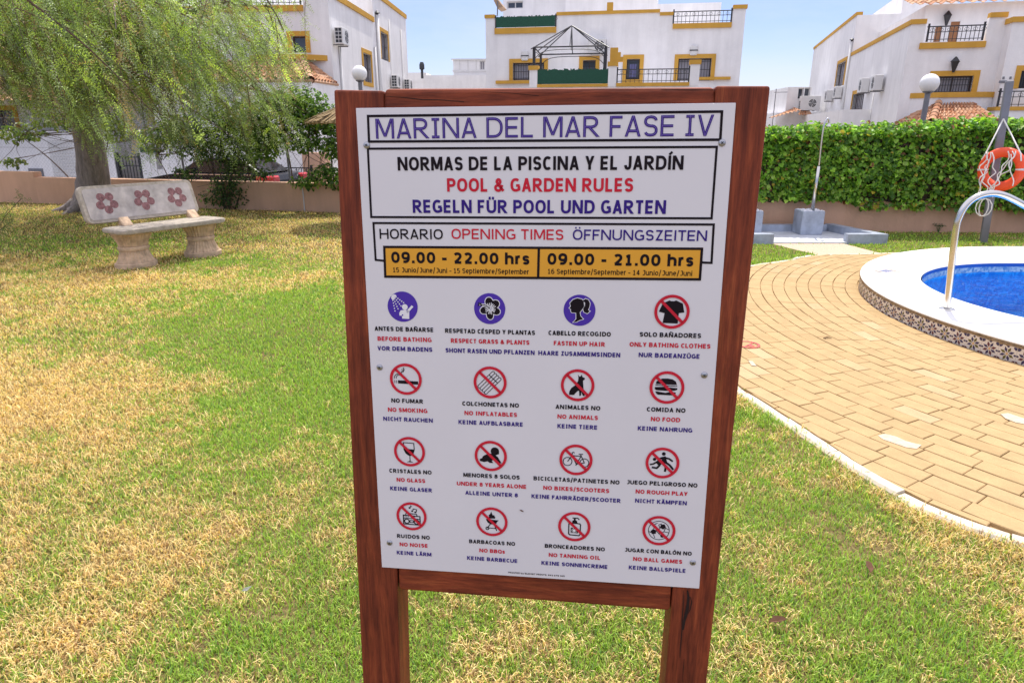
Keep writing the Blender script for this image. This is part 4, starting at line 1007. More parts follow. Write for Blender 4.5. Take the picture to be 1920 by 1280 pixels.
for u in (-.42, .02, .44):
    b = MB()
    for k in range(5):
        a = math.radians(90+72*k+36); cx, cz = u+.082*math.cos(a), BKH/2+.01+.082*math.sin(a)
        b.poly([KF.p(cx+.048*math.cos(q), .0352, cz+.048*math.sin(q)) for q in np.linspace(0, 6.283, 15)[:-1]])
    for k in range(20):
        a, e = 2*math.pi*k/20, 2*math.pi*(k+1)/20
        b.poly([KF.p(u+r_*math.cos(q), .0357, BKH/2+.01+r_*math.sin(q)) for r_, q in ((.044, a), (.07, a), (.07, e), (.044, e))])
    b.build('flower_inlay', M['flower'], bk, fix=False)
for u in (-.43, .43):
    b = MB(); b.prism(Frame(BFr.p(u+.06, 0, 0), BN, BA), [(-.12, .462), (-.25, .462), (-.29, .555), (-.245, .575)], -.06, .06); o = b.build('bracket', M['bench_pink'], bench); bevel(o, .01)
    b = MB()
    pr_ = [(.245, 0), (.25, .01), (.25, .06), (.235, .068)]
    fl = [(.232, .07), (.205, .11), (.182, .16), (.172, .205)]; md = [(.180, .206), (.186, .222), (.186, .238), (.180, .252)]; up_ = [(.172, .254), (.186, .30), (.212, .35), (.236, .392)]; tp_ = [(.24, .394), (.24, .416)]
    for seg_, flu in ((pr_, 0), (fl, 30), (md, 0), (up_, 30), (tp_, 0)):
        b.lathe(BFr.p(u, 0, 0), seg_, 0, 120, .92, .80, 0, flu, .07 if flu else 0, BFr)
    b.build('pedestal', M['bench_pink'], bench)

# ---- thatched parasol (its canopy peeks out behind the sign)
uc = V3(-2.38, 11.45, 0); um = thing('thatched_parasol', 'thatched straw parasol peeking out behind the left sign post', 'parasol', uc)
b = MB(); b.tube([uc, uc+V3(0, 0, 1.98)], .04, 0, 10); b.build('pole', M['twig'], um)
b = MB(); rg = random.Random(9)
for lay in range(7):
    r0 = .96-lay*.13; z0 = 1.66+lay*.052
    for k in range(150):
        a = rg.uniform(0, 6.283); dr = V3(math.cos(a), math.sin(a), 0); tn = V3(-dr[1], dr[0], 0)
        p0 = uc+dr*(r0+rg.gauss(0, .025))+V3(0, 0, z0-.02+rg.gauss(0, .02)); p1 = uc+dr*(r0-.28)+V3(0, 0, z0+.11+rg.gauss(0, .012)); wv = rg.uniform(.012, .03)
        b.add([p0-tn*wv, p0+tn*wv, p1+tn*wv, p1-tn*wv, p0-tn*wv-V3(0, 0, .03), p0+tn*wv-V3(0, 0, .03)], [(0, 1, 2, 3), (4, 5, 1, 0)])
b.lathe(uc, [(.94, 1.62), (.92, 1.65), (.5, 1.84), (.05, 2.02)], 0, 40)
b.build('thatch', M['thatch'], um, fix=False)

# ---- small things lying on the lawn
q = gnd(460, 1106, .04); b = MB(); b.add([q+V3(-.012, -.004, 0), q+V3(.002, .004, .006), q+V3(.016, .022, .002), q+V3(.004, .002, -.004), q+V3(-.002, -.002, .012)], [(0, 1, 2, 3), (0, 3, 2, 4), (0, 4, 2, 1)])
tag(b.build('feather', M['ink_white'], None, base=q, fix=False), 'small white feather lying in the dry grass left of the sign', 'feather')
for k, (px, py, lab) in enumerate(((1458, 1162, 'curled brown dead leaf on the grass right of the right sign post'), (1630, 1062, 'dry brown leaf on the lawn below the kerb at the right'))):
    if not lab: continue
    q = gnd(px, py, .035); an = k*1.3; u, v = V3(math.cos(an), math.sin(an), .15), V3(-math.sin(an), math.cos(an), .1); b = MB()
    ps = [q-u*.028, q-u*.008+v*.013+V3(0, 0, .008), q+u*.018+v*.009+V3(0, 0, .005), q+u*.03, q+u*.016-v*.010+V3(0, 0, .007), q-u*.01-v*.013+V3(0, 0, .006), q+V3(0, 0, -.003)]
    b.add(ps+[p-V3(0, 0, .0015) for p in ps], [(0, 1, 6), (1, 2, 6), (2, 3, 6), (3, 4, 6), (4, 5, 6), (5, 0, 6), (8, 7, 13), (9, 8, 13), (10, 9, 13), (11, 10, 13), (12, 11, 13), (7, 12, 13)])
    tag(b.build('fallen_leaf', M['dead_leaf'], None, base=q, fix=False), lab, 'leaf', 'dry leaves fallen on the lawn')

r_ = np.random.default_rng(5); q = V3(gnd(1708, 424)[0], wallR(gnd(1708, 424)[0])-.05, 0); wd_ = thing('weed', 'small green weed growing at the foot of the right salmon wall', 'weed', q)
b = MB()
for k in range(7):
    dr_ = r_.normal(0, .05, 2); b.tube([q, q+V3(dr_[0]*.5, dr_[1]*.3, .07), q+V3(dr_[0]*1.4, dr_[1]*.6-.01, .11+.05*r_.random())], [.003, .003, .0015], 0, 4)
    e_ = q+V3(dr_[0]*1.2, dr_[1]*.5, .10+.03*r_.random()); b.add([e_, e_+V3(.02, -.01, .01), e_+V3(.045, 0, -.005), e_+V3(.02, .012, .006)], [(0, 1, 2), (0, 2, 3)]); b.add([e_, e_+V3(-.02, -.012, .012), e_+V3(-.04, 0, -.004), e_+V3(-.02, .012, .008)], [(0, 1, 2), (0, 2, 3)])
b.build('foliage', simple('weed_green', (.06, .12, .03), .7), wd_, fix=False)

# ------------------------------------------------------------------ lawn grass (stuff)
def vnoise(x, y, sc, seed):
    r = np.random.default_rng(seed); g = r.random((64, 64)); X, Y = x*sc, y*sc
    i, j = np.floor(X).astype(int), np.floor(Y).astype(int); fx, fy = X-i, Y-j
    fx, fy = fx*fx*(3-2*fx), fy*fy*(3-2*fy); q = lambda a, b_: g[a % 64, b_ % 64]
    return (q(i, j)*(1-fx)+q(i+1, j)*fx)*(1-fy)+(q(i, j+1)*(1-fx)+q(i+1, j+1)*fx)*fy
GREEN = [(gnd(600, 640), 1.3, 1.9, .80), (gnd(620, 800), .55, .9, .40), (gnd(440, 600), 1.3, 1.0, .30), (gnd(60, 460), 2.2, .8, .45), (gnd(410, 490), 1.2, .5, .35),
         (gnd(1440, 480), 2.0, 1.6, .8), (gnd(1780, 450), 3.2, .9, .62), (gnd(1500, 1050), .55, .7, .38), (gnd(1360, 850), .5, .6, .25), (gnd(900, 1200), .7, .45, .34), (gnd(1650, 1230), .6, .3, .32), (gnd(580, 1180), .3, .4, .18),
         (gnd(120, 720), 1.6, 1.3, -.30), (gnd(330, 1060), 1.2, .7, .10), (gnd(60, 1200), .5, .35, .10), (gnd(40, 800), .7, .5, -.2), (gnd(150, 1050), .9, .5, -.06), (gnd(300, 520), 2.0, .7, -.05)]
def green(x, y):
    g = np.full(x.shape, .26)
    for c, sx, sy, a in GREEN: g += a*np.exp(-((x-c[0])/sx)**2-((y-c[1])/sy)**2)
    g += (vnoise(x, y, 1.3, 1)-.5)*.30+(vnoise(x, y, 4.1, 2)-.5)*.42+(vnoise(x, y, 13, 3)-.5)*.42+(vnoise(x, y, 30, 4)-.5)*.35
    return g
def tufts(n, y0, y1, lmin, lmax, wid, seed):
    r = np.random.default_rng(seed)
    y = y0+(y1-y0)*r.random(int(n*2.6))**1.15; y = y[r.random(len(y)) < np.clip((y-y0)/(.3 if y0 < 2 else 1.6), .05, 1)*np.clip((y1-y)/(.28*(y1-y0)), .02, 1)]; xw = .80*(y*.952+.48)+.5; x = (r.random(len(y))*2-1)*xw
    P = np.c_[x, y]
    k = ~inside(P, PATH)
    k &= np.hypot(x-PC[0], y-PC[1]) > PR+.01
    k &= ~((x > PC[0]) & (np.abs(y-PC[1]) < PR+.02))
    k &= y < np.where(x > -.4, wallR(x), wallL(x))-.02
    k &= ~((x > 2.55) & (x < 5.22) & (y > 9.27) & (y < 10.45))
    k &= ~inside(P, [tuple(q) for q in G4])
    bare = vnoise(x, y, 2.2, 8)+.5*vnoise(x, y, 7, 9); k &= (bare > .30) | (r.random(len(x)) < .5)
    dk = np.full(len(x), 9.0)
    for q in KERB[::2]: dk = np.minimum(dk, np.hypot(x-q[0], y-q[1]))
    k &= dk > .045+.05*r.random(len(x))
    x, y = x[k][:n], y[k][:n]; n = len(x); dk = dk[k][:n]
    g = green(x, y)+.0+(r.random(n)-.5)*.7
    isg = g > .42
    th = r.random(n)*2*math.pi
    ln = lmin+(lmax-lmin)*r.random(n)**1.5; ln = ln*np.where(isg, 1.0, 1.05)*(1+.35*(dk < .2))
    lean = np.where(isg, .35+.8*r.random(n), .85+.62*r.random(n))          # radians from upright
    dx, dy = np.cos(th), np.sin(th); px_, py_ = -dy, dx
    w_ = wid*(.6+.8*r.random(n))
    l1 = lean*.55; bend = lean*1.12
    m = np.c_[x+dx*np.sin(l1)*ln*.5, y+dy*np.sin(l1)*ln*.5, np.cos(l1)*ln*.5]
    zt = np.cos(np.minimum(bend, 1.75))*ln*.5
    t = m+np.c_[dx*np.sin(bend)*ln*.5, dy*np.sin(bend)*ln*.5, zt]; t[:, 2] = np.maximum(t[:, 2], .002)
    lift = np.where(isg, 0, r.random(n)*.010); z0 = np.full(n, -.003)+lift
    W = np.c_[px_*w_/2, py_*w_/2, np.zeros(n)]; B = np.c_[x, y, z0]; m[:, 2] += lift; t[:, 2] += lift
    V = np.stack([B-W, B+W, m+W*.85, m-W*.85, t], 1).reshape(-1, 3)
    o = (np.arange(n)*5)[:, None]
    F = np.concatenate([o+np.array([[0, 1, 2]]), o+np.array([[0, 2, 3]]), o+np.array([[3, 2, 4]])], 0)
    a = r.random((n, 1)); c = r.random((n, 1))
    gc = np.where(a < .45, V3(.28, .44, .055), np.where(a < .78, V3(.44, .56, .12), V3(.17, .31, .08)))
    sc = np.where(a < .5, V3(.84, .66, .33), np.where(a < .76, V3(.72, .50, .20), V3(.38, .23, .11)))
    yg = V3(.64, .62, .17)
    e = np.clip((g-.42)/.14, -1, 1)[:, None]
    col = np.where(isg[:, None], gc*(.35+.65*np.clip(e*1.6, 0, 1))+yg*(.65*(1-np.clip(e*1.6, 0, 1))), sc)
    col = col*(.75+.5*c)
    return V, F, np.repeat(col, 5, 0)
vs, fs, cs, off = [], [], [], 0
for a in ((250000, 1.1, 4.6, .014, .041, .0031, 11), (170000, 2.6, 8.6, .017, .046, .0054, 12), (120000, 5.2, 16.0, .022, .052, .010, 13)):
    V, F, Cc = tufts(*a); vs.append(V); fs.append(F+off); cs.append(Cc); off += len(V)
tag(np_mesh('grass', np.concatenate(vs), np.concatenate(fs), M['grass'], tint=np.concatenate(cs)), 'short patchy lawn grass, green and straw coloured', 'grass', kind='stuff')

# ------------------------------------------------------------------ foliage helpers
def basis(d):
    d = d/np.linalg.norm(d, axis=1)[:, None]; a = np.where(np.abs(d[:, 2:3]) > .9, V3(1, 0, 0), V3(0, 0, 1))
    s_ = np.cross(d, a); s_ /= np.linalg.norm(s_, axis=1)[:, None]; return d, s_, np.cross(s_, d)
def leaves(P, D, Nn, L, Wd, fold=.25):
    """broad folded leaves: base P, along D, facing Nn"""
    n = len(P); D = D/np.linalg.norm(D, axis=1)[:, None]; S_ = np.cross(D, Nn); S_ /= np.linalg.norm(S_, axis=1)[:, None]+1e-9; Up = np.cross(S_, D)
    L = L[:, None]; Wd = Wd[:, None]
    b_, t = P, P+D*L-Up*L*.10
    l1, r1 = P+D*L*.22-S_*Wd*.42+Up*Wd*fold, P+D*L*.22+S_*Wd*.42+Up*Wd*fold
    l2, r2 = P+D*L*.62-S_*Wd*.40+Up*Wd*fold*.8, P+D*L*.62+S_*Wd*.40+Up*Wd*fold*.8
    V = np.stack([b_, l1, l2, t, r2, r1], 1).reshape(-1, 3); o = (np.arange(n)*6)[:, None]
    return V, np.concatenate([o+np.array([[0, 3, 2, 1]]), o+np.array([[0, 5, 4, 3]])], 0)
def pick(r, n, cols, w_, jit=.25):
    k = r.choice(len(cols), n, p=np.array(w_)/sum(w_)); return np.array(cols)[k]*(1-jit+2*jit*r.random((n, 1)))
def pinnate(P, D, L, r, pairs=6, ll=.034, lw=.010):
    """feathery leaves: thin leaflets in pairs along a drooping midrib"""
    n = len(P); d, s_, u_ = basis(D); ro = r.random(n)*6.283
    s_, u_ = s_*np.cos(ro)[:, None]+u_*np.sin(ro)[:, None], u_*np.cos(ro)[:, None]-s_*np.sin(ro)[:, None]
    out = []
    for k in range(pairs):
        t = (k+.7)/pairs; c = P+d*(L*t)[:, None]+V3(0, 0, -1)*(L*.28*t*t)[:, None]
        for sg in (-1, 1):
            dd = s_*sg*.85+d*.55+V3(0, 0, -.15)+r.normal(0, .16, (n, 3)); dd /= np.linalg.norm(dd, axis=1)[:, None]
            wv = np.cross(dd, u_+r.normal(0, .35, (n, 3))); wv /= np.linalg.norm(wv, axis=1)[:, None]+1e-9
            l_ = ll*(1-.35*abs(t-.45))*(.8+.4*r.random((n, 1)))
            out.append(np.stack([c, c+dd*l_*.45+wv*lw/2, c+dd*l_, c+dd*l_*.45-wv*lw/2], 1))
    V = np.stack(out, 1).reshape(-1, 3); m = len(V)//4
    return V, np.arange(m*4).reshape(-1, 4), pairs*2*4
def branch(b, P, r0, r1, seg=7, m=0):
    P = spline([tuple(p) for p in P], 4); n = len(P); b.tube(P, [r0+(r1-r0)*i/(n-1) for i in range(n)], m, seg)

# ------------------------------------------------------------------ the pepper tree over the bench
r = np.random.default_rng(21); tb = V3(-8.15, 13.35, 0)
tree = thing('pepper_tree', 'large pepper tree with drooping feathery foliage and a thick grey trunk behind the bench', 'tree', tb)
b = MB(); tr = [(-8.30, 13.35, -.02), (-8.25, 13.33, .15), (-8.15, 13.3, .5), (-8.02, 13.2, 1.1), (-7.93, 13.05, 1.75), (-7.8, 12.9, 2.4), (-7.7, 12.7, 3.0)]
sp = spline(tr, 4); rr = np.interp(np.linspace(0, 6, len(sp)), range(7), [.43, .35, .30, .255, .235, .23, .20]); rg = random.Random(2)
b.tube(sp, [float(q) for q in rr], 0, 18)
b.v = [(x+rg.gauss(0, .008), y+rg.gauss(0, .008), z) for x, y, z in b.v]
for k in range(6):
    a = k*1.05+.3; d = V3(math.cos(a), math.sin(a), 0); branch(b, [V3(-8.28, 13.34, .16)+d*.28, V3(-8.3, 13.35, .05)+d*.45, V3(-8.3, 13.35, -.03)+d*.7], .11, .05)
b.build('trunk', M['bark'], tree, smooth=True)
top = V3(-8.0, 12.9, 2.4); ends = []
LIMB = [(-3.6, 10.3, 3.3), (-4.6, 9.3, 3.6), (-5.6, 10.8, 3.0), (-6.4, 8.6, 3.5), (-8.2, 9.0, 3.7), (-9.8, 10.2, 3.4), (-4.3, 12.2, 3.5), (-6.6, 11.6, 3.9), (-8.6, 11.2, 4.4), (-10.6, 12.2, 3.9), (-5.2, 8.7, 4.3), (-7.4, 10.2, 4.8), (-11.2, 13.6, 4.2), (-8.8, 14.4, 4.5), (-4.9, 11.4, 4.8)]
for k, e in enumerate(LIMB):
    e = V3(*e); s0 = V3(*tr[4+k % 3]); mid = s0*.5+e*.5+V3(r.normal(0, .3), r.normal(0, .3), .75); b = MB()
    branch(b, [s0, s0*.75+e*.25+V3(0, 0, .5), mid, e], .085 if k < 8 else .07, .018)
    for j in range(7):
        t = .4+.6*j/6; c0 = s0*(1-t)**2+2*mid*t*(1-t)+e*t*t; dd = V3(r.normal(0, .8), r.normal(0, .8), r.normal(.0, .3)); e2 = c0+nrm(dd)*r.uniform(.6, 1.3)
        branch(b, [c0, (c0+e2)/2+V3(0, 0, .12), e2, e2+nrm(dd)*.35+V3(0, 0, -.25)], .022, .006, 5); ends += [c0, e2, (c0+e2)/2, e2+nrm(dd)*.3+V3(0, 0, -.2)]
    b.build('limb', M['bark'], tree, smooth=True)
E0 = np.array(ends); NS = 2700
wgt = r.random(len(E0))**1.3+.1; wgt *= np.where((E0[:, 2] < 4.3) & (E0[:, 1] < 12.4), 1.5, .6); i0 = r.choice(len(E0), NS, p=wgt/wgt.sum()); A = E0[i0]+r.normal(0, .38, (NS, 3))-V3(0, 0, .35)*r.random((NS, 1))
sl_ = .35+1.05*r.random(NS)**1.3
dr = V3(.40, -.10, -.62)+r.normal(0, .38, (NS, 3)); PP, DD, SI = [], [], []
sb = MB()
for k in range(NS):
    a = A[k]; L_ = sl_[k]; n_ = max(4, int(L_/.055)); t = np.linspace(0, 1, n_)[:, None]
    h = dr[k]*V3(1, 1, .6); pth = a+h*L_*t+V3(0, 0, -1)*L_*.5*t*t
    e = proj(pth[-1]); m_ = proj(pth.mean(0))
    lim = np.interp(e[0], [-300, 0, 120, 230, 330, 460, 560, 640], [180, 205, 240, 310, 345, 335, 270, 150])-r.exponential(16)
    if e[1] > lim: pth = pth+V3(0, 0, (e[1]-lim)/115)
    if e[0] > 575: pth = pth-V3((e[0]-575)/118+.3*r.random(), 0, 0)
    if pth[-1][1] < 7.6: pth = pth+V3(0, 7.6-pth[-1][1], .3)
    PP.append(pth); DD.append(np.gradient(pth, axis=0)/.05); SI.append(np.full(n_, k))
    if k % 2 == 0: sb.tube([pth[0], pth[n_//2], pth[-1]], [.006, .0045, .002], 0, 4, False)
for k in range(46):                        # long thin bare twigs sweeping through the foliage
    s0 = E0[r.integers(len(E0))]; dd = V3(.8, -.15, -.55)+r.normal(0, .35, 3); L_ = r.uniform(.8, 2.0); p1, p2 = s0+dd*L_*.5+V3(0, 0, .1), s0+dd*L_
    e = proj(p2)
    if e[1] < 300 and e[0] < 580: sb.tube([tuple(q) for q in spline([tuple(s0), tuple(p1), tuple(p2)], 4)], list(np.linspace(.014, .004, 9)), 0, 5, False)
PP, DD, SI = np.concatenate(PP), np.concatenate(DD), np.concatenate(SI)
n_ = len(PP); LD = DD*.5+r.normal(0, .8, (n_, 3))+V3(.3, 0, -.35)
V, F, per = pinnate(PP, LD, .13+.13*r.random(n_), r, 7, .040, .0105)
sc_ = pick(r, NS, [(.26, .36, .12), (.38, .51, .11), (.15, .21, .09), (.35, .41, .23), (.54, .70, .13), (.40, .29, .16)], [4, 2.6, 3, 3, 1.3, 1.6], .3)
tc = np.repeat(sc_[SI]*(.55+.85*r.random((n_, 1))), per, 0)
np_mesh('crown', V, F, M['leaf'], tree, tb, tc)
sb.build('twigs', M['twig'], tree, fix=False)
# clusters of small reddish berries
k = r.choice(n_, 420, replace=False); b = MB(); c = np.repeat(PP[k], 14, 0)+r.normal(0, .045, (420*14, 3))*V3(1, 1, 1.5); Lb = np.full(len(c), .014)
V, F = leaves(c, r.normal(0, 1, c.shape), r.normal(0, 1, c.shape), Lb, Lb, .5); np_mesh('berries', V, F, M['leaf'], tree, tb, np.repeat(pick(r, len(c), [(.30, .11, .06), (.36, .20, .09), (.22, .09, .05)], [3, 2, 2]), 6, 0))

# ------------------------------------------------------------------ the ivy on the right garden wall
r = np.random.default_rng(33)
ivx0, ivx1 = .7, 10.6
ivy = thing('ivy_hedge', 'dense clipped ivy hedge covering the right garden wall behind the shower', 'hedge', (5, wallR(5), .5))
def ivtop(x): return 1.565+.02*(x-4)+.085*(vnoise(x, x*0+3.3, 1.4, 5)-.5)*2+.05*(vnoise(x, x*0+1.3, 5, 6)-.5)*2
def ivbot(x): return np.where(x < 5.25, .50-.03*vnoise(x, x*0, 3, 7), .40-.06*vnoise(x, x*0, 4, 7))
n = 26000; x = ivx0+(ivx1-ivx0)*r.random(n); zt, zb = ivtop(x), ivbot(x); z = zb+(zt-zb)*r.random(n)
bul = (vnoise(x, z, 2.2, 14)-.5)*.16+(vnoise(x, z, 6, 15)-.5)*.09
dpt = r.random(n)**2*.16; y = wallR(x)-.17-bul+dpt
hole = vnoise(x+3, z*1.3+9, 3.1, 41)+.6*vnoise(x, z, 9, 42); kp = (hole > .47) | (r.random(n) < .25); x, y, z = x[kp], y[kp], z[kp]; n = len(x)
nn = np.c_[r.normal(0, .42, n), -.55+r.normal(0, .4, n), .80+r.normal(0, .42, n)]
nt2 = 8000; xt = ivx0+(ivx1-ivx0)*r.random(nt2); yt = wallR(xt)-.22+.55*r.random(nt2); zt2 = ivtop(xt)+r.normal(0, .035, nt2)-.06*(yt < wallR(xt)-.12)
P = np.r_[np.c_[x, y, z], np.c_[xt, yt, zt2]]; Nn = np.r_[nn, np.c_[r.normal(0, .5, nt2), r.normal(-.2, .5, nt2), np.full(nt2, .9)]]
D = np.cross(Nn, r.normal(0, 1, P.shape))+V3(0, -.1, -.35); n = len(P)
L_ = .038+.05*r.random(n)**1.3; V, F = leaves(P, D, Nn, L_, L_*(.85+.3*r.random(n)), .18)
co = pick(r, n, [(.19, .37, .045), (.29, .49, .055), (.09, .20, .035), (.40, .58, .12), (.58, .45, .06), (.25, .11, .06)], [5, 4, 4.5, 1.6, .4, .6], .35)
np_mesh('foliage', V, F, M['ivy'], ivy, (5, wallR(5), .5), np.repeat(co, 6, 0))
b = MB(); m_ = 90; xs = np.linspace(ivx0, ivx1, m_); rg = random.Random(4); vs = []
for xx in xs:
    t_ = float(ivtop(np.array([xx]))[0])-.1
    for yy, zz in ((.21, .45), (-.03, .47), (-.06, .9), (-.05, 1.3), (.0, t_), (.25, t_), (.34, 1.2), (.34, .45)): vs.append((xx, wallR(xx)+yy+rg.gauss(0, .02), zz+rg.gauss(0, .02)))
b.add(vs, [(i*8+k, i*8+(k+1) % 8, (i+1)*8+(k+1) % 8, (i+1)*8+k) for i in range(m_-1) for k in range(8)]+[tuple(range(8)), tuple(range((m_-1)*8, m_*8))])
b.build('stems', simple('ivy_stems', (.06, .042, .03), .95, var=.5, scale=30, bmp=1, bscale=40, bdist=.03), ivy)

# ------------------------------------------------------------------ shrubs on the left
def cloud(r, blobs, n):
    """points spread through several ellipsoids (cx,cy,cz,rx,ry,rz)"""
    vol = np.array([q[3]*q[4]*q[5] for q in blobs])**.67; k = r.choice(len(blobs), n, p=vol/vol.sum()); B = np.array(blobs)[k]
    d = r.normal(0, 1, (n, 3)); d /= np.linalg.norm(d, axis=1)[:, None]; rad = r.random((n, 1))**.45
    return B[:, :3]+d*rad*B[:, 3:], d
def shrub(name, label, base, stems, blobs, n, size, cols, wts, seed, group=None, cat='shrub', width=.5, stem_r=.02):
    r = np.random.default_rng(seed); t = thing(name, label, cat, base, group)
    b = MB()
    for s_ in stems: branch(b, s_, stem_r, stem_r*.25, 6)
    for q in blobs:                         # twigs reach into every clump
        c = V3(*q[:3])
        for k in range(5):
            e = c+r.normal(0, .6, 3)*V3(*q[3:]); s0 = V3(*stems[k % len(stems)][-1]); branch(b, [s0, (s0+c)/2+r.normal(0, .05, 3), e], stem_r*.4, .003, 4)
    b.build('stems', M['twig'], t, smooth=True)
    P, d = cloud(r, blobs, n); Nn = d*.5+V3(0, -.25, .7)+r.normal(0, .45, d.shape); D = np.cross(Nn, r.normal(0, 1, d.shape))+V3(0, 0, -.25)
    L_ = size*(.7+.6*r.random(n)); V, F = leaves(P, D, Nn, L_, L_*width, .2)
    np_mesh('foliage', V, F, M['leaf'], t, base, np.repeat(pick(r, n, cols, wts), 6, 0)); return t
DK = [(.055, .105, .03), (.085, .155, .035), (.03, .06, .022), (.17, .26, .05)]
bx, by = -5.62, 13.45
shrub('garden_shrub', 'dark leafy shrub with bare stems growing against the salmon wall right of the bench', (bx, by, 0),
      [[(bx-.1, by, 0), (bx-.15, by, .5), (bx-.45, by+.05, 1.1), (bx-.5, by, 1.5)], [(bx, by, 0), (bx+.1, by-.05, .55), (bx+.3, by, 1.0), (bx+.45, by, 1.5)], [(bx+.1, by, 0), (bx+.35, by, .5), (bx+.6, by+.05, .9)], [(bx, by, 0), (bx-.05, by-.1, .7), (bx, by, 1.4)]],
      [(bx-.05, by-.05, .25, .55, .3, .22), (bx+.1, by-.05, .5, .45, .3, .22), (bx-.4, by, 1.15, .5, .4, .28), (bx+.3, by, 1.1, .5, .4, .3), (bx, by-.05, 1.5, .75, .45, .32), (bx+.75, by-.1, .72, .28, .2, .15), (bx-.75, by-.1, .70, .28, .2, .14), (bx+.55, by, 1.55, .5, .4, .3), (bx-.8, by+.1, 1.5, .5, .4, .35), (bx+.1, by, 1.85, .8, .45, .25), (bx+.95, by, 1.35, .4, .35, .35), (bx+.2, by-.1, .85, .35, .25, .2)], 6500, .062, DK, [4, 3, 3, 1], 51)
shrub('climbing_shrub', 'glossy green climber hanging over the left wall beside the sign post', (-3.75, 13.0, .5),
      [[(-3.9, 13.25, -.3), (-3.9, 13.2, .8), (-3.8, 13.15, 1.6)], [(-3.5, 13.2, -.3), (-3.45, 13.15, .9), (-3.3, 13.1, 1.7)], [(-4.2, 13.3, -.3), (-4.25, 13.2, .9), (-4.3, 13.2, 1.5)]],
      [(-3.9, 13.1, 1.75, .6, .35, .35), (-4.4, 13.15, 1.95, .45, .35, .25), (-3.4, 13.05, 1.7, .5, .35, .3), (-3.9, 13.0, 1.3, .35, .25, .2), (-3.5, 12.9, .75, .35, .2, .17), (-3.85, 12.88, .58, .35, .16, .14), (-3.2, 12.85, .62, .4, .16, .2), (-4.6, 13.1, 1.45, .35, .25, .25), (-5.0, 13.2, 1.7, .45, .3, .3), (-4.75, 13.1, 1.15, .4, .25, .25), (-4.0, 13.1, 2.05, .6, .35, .25), (-3.3, 13.0, 1.25, .4, .25, .3)], 6500, .070, [(.11, .21, .035), (.16, .29, .04), (.06, .12, .03), (.26, .37, .06)], [4, 3, 3, 1], 52, width=.7)
shrub('street_tree', 'small yellowish green leafy tree behind the fence left of the big trunk', (-9.6, 15.2, STREET),
      [[(-9.6, 15.2, STREET), (-9.5, 15.2, .4), (-9.2, 15.1, 1.2)], [(-9.6, 15.2, .2), (-10.1, 15.1, .9), (-10.6, 15.0, 1.4)], [(-9.5, 15.2, .3), (-9.0, 15.1, .8), (-8.6, 15.0, 1.5)]],
      [(-10.6, 15.0, 1.45, .6, .3, .22), (-9.7, 15.0, 1.75, .6, .35, .25), (-8.7, 15.0, 1.55, .6, .3, .3), (-10.9, 15.0, .85, .35, .2, .1), (-7.7, 15.0, 1.35, .5, .3, .25), (-7.2, 15.0, 1.6, .5, .3, .25)], 1500, .085, [(.16, .22, .04), (.24, .27, .05), (.09, .15, .03)], [3, 2, 2], 53, cat='tree', width=.75)
shrub('street_shrub', 'thin twiggy shrub behind the fence in front of the parked car', (-7.0, 14.6, STREET),
      [[(-7.2, 14.6, STREET), (-7.25, 14.6, .3), (-7.5, 14.6, 1.0)], [(-6.9, 14.6, STREET), (-6.95, 14.6, .4), (-6.6, 14.6, 1.1)]],
      [(-7.4, 14.6, 1.15, .5, .3, .25), (-6.5, 14.6, 1.2, .5, .3, .3), (-7.0, 14.6, 1.45, .6, .3, .25)], 900, .06, [(.10, .13, .05), (.13, .17, .05), (.06, .09, .03)], [3, 2, 2], 54)
# wispy young pepper shoot at the left edge
r = np.random.default_rng(61); eb = V3(-6.35, 7.95, 0); t = thing('pepper_sapling', 'wispy young shoot with thin feathery leaves at the left edge of the lawn', 'sapling', eb)
b = MB(); PP, DD = [], []
for k in range(7):
    e = eb+V3(r.normal(.1, .22), r.normal(0, .15), r.uniform(.45, .95)); pth = np.array(spline([tuple(eb), tuple((eb+e)/2+V3(0, 0, .1)), tuple(e)], 5)); b.tube(pth, .004, 0, 4, False); PP.append(pth[3:]); DD.append(np.gradient(pth, axis=0)[3:])
b.build('stems', M['twig'], t, fix=False); PP, DD = np.repeat(np.concatenate(PP), 3, 0), np.repeat(np.concatenate(DD), 3, 0); n_ = len(PP)
V, F, per = pinnate(PP, DD*6+r.normal(0, .7, PP.shape), .12+.08*r.random(n_), r, 6, .035, .008); np_mesh('foliage', V, F, M['leaf'], t, eb, np.repeat(pick(r, n_, [(.10, .16, .04), (.16, .2, .06)], [1, 1]), per, 0))

# ------------------------------------------------------------------ houses
def facade(b, F, u0, u1, z0, z1, ops=(), d=0.0, rev=.16, m=0):
    """wall face with real window openings and their reveals"""
    us = sorted({u0, u1, *[q for o in ops for q in o[:2]]}); zs = sorted({z0, z1, *[q for o in ops for q in o[2:4]]})
    for i in range(len(us)-1):
        for j in range(len(zs)-1):
            cu, cz = (us[i]+us[i+1])/2, (zs[j]+zs[j+1])/2
            if any(o[0] < cu < o[1] and o[2] < cz < o[3] for o in ops): continue
            b.poly([F.p(us[i], d, zs[j]), F.p(us[i+1], d, zs[j]), F.p(us[i+1], d, zs[j+1]), F.p(us[i], d, zs[j+1])], m)
    for a, c, e, f in [o[:4] for o in ops]:
        for q in (((a, e), (a, f)), ((c, f), (c, e)), ((a, f), (c, f)), ((c, e), (a, e))):
            (x0, y0), (x1, y1) = q; b.poly([F.p(x0, d, y0), F.p(x1, d, y1), F.p(x1, d-rev, y1), F.p(x0, d-rev, y0)], m)
def rect(F, x0, y0, x1, y1, d=0.0):
    a, e = F.px(x0, y0, d), F.px(x1, y1, d); c, f = F.px(x0, y1, d), F.px(x1, y0, d)
    return ((a[0]+c[0])/2, (e[0]+f[0])/2, (c[1]+e[1])/2, (a[1]+f[1])/2)
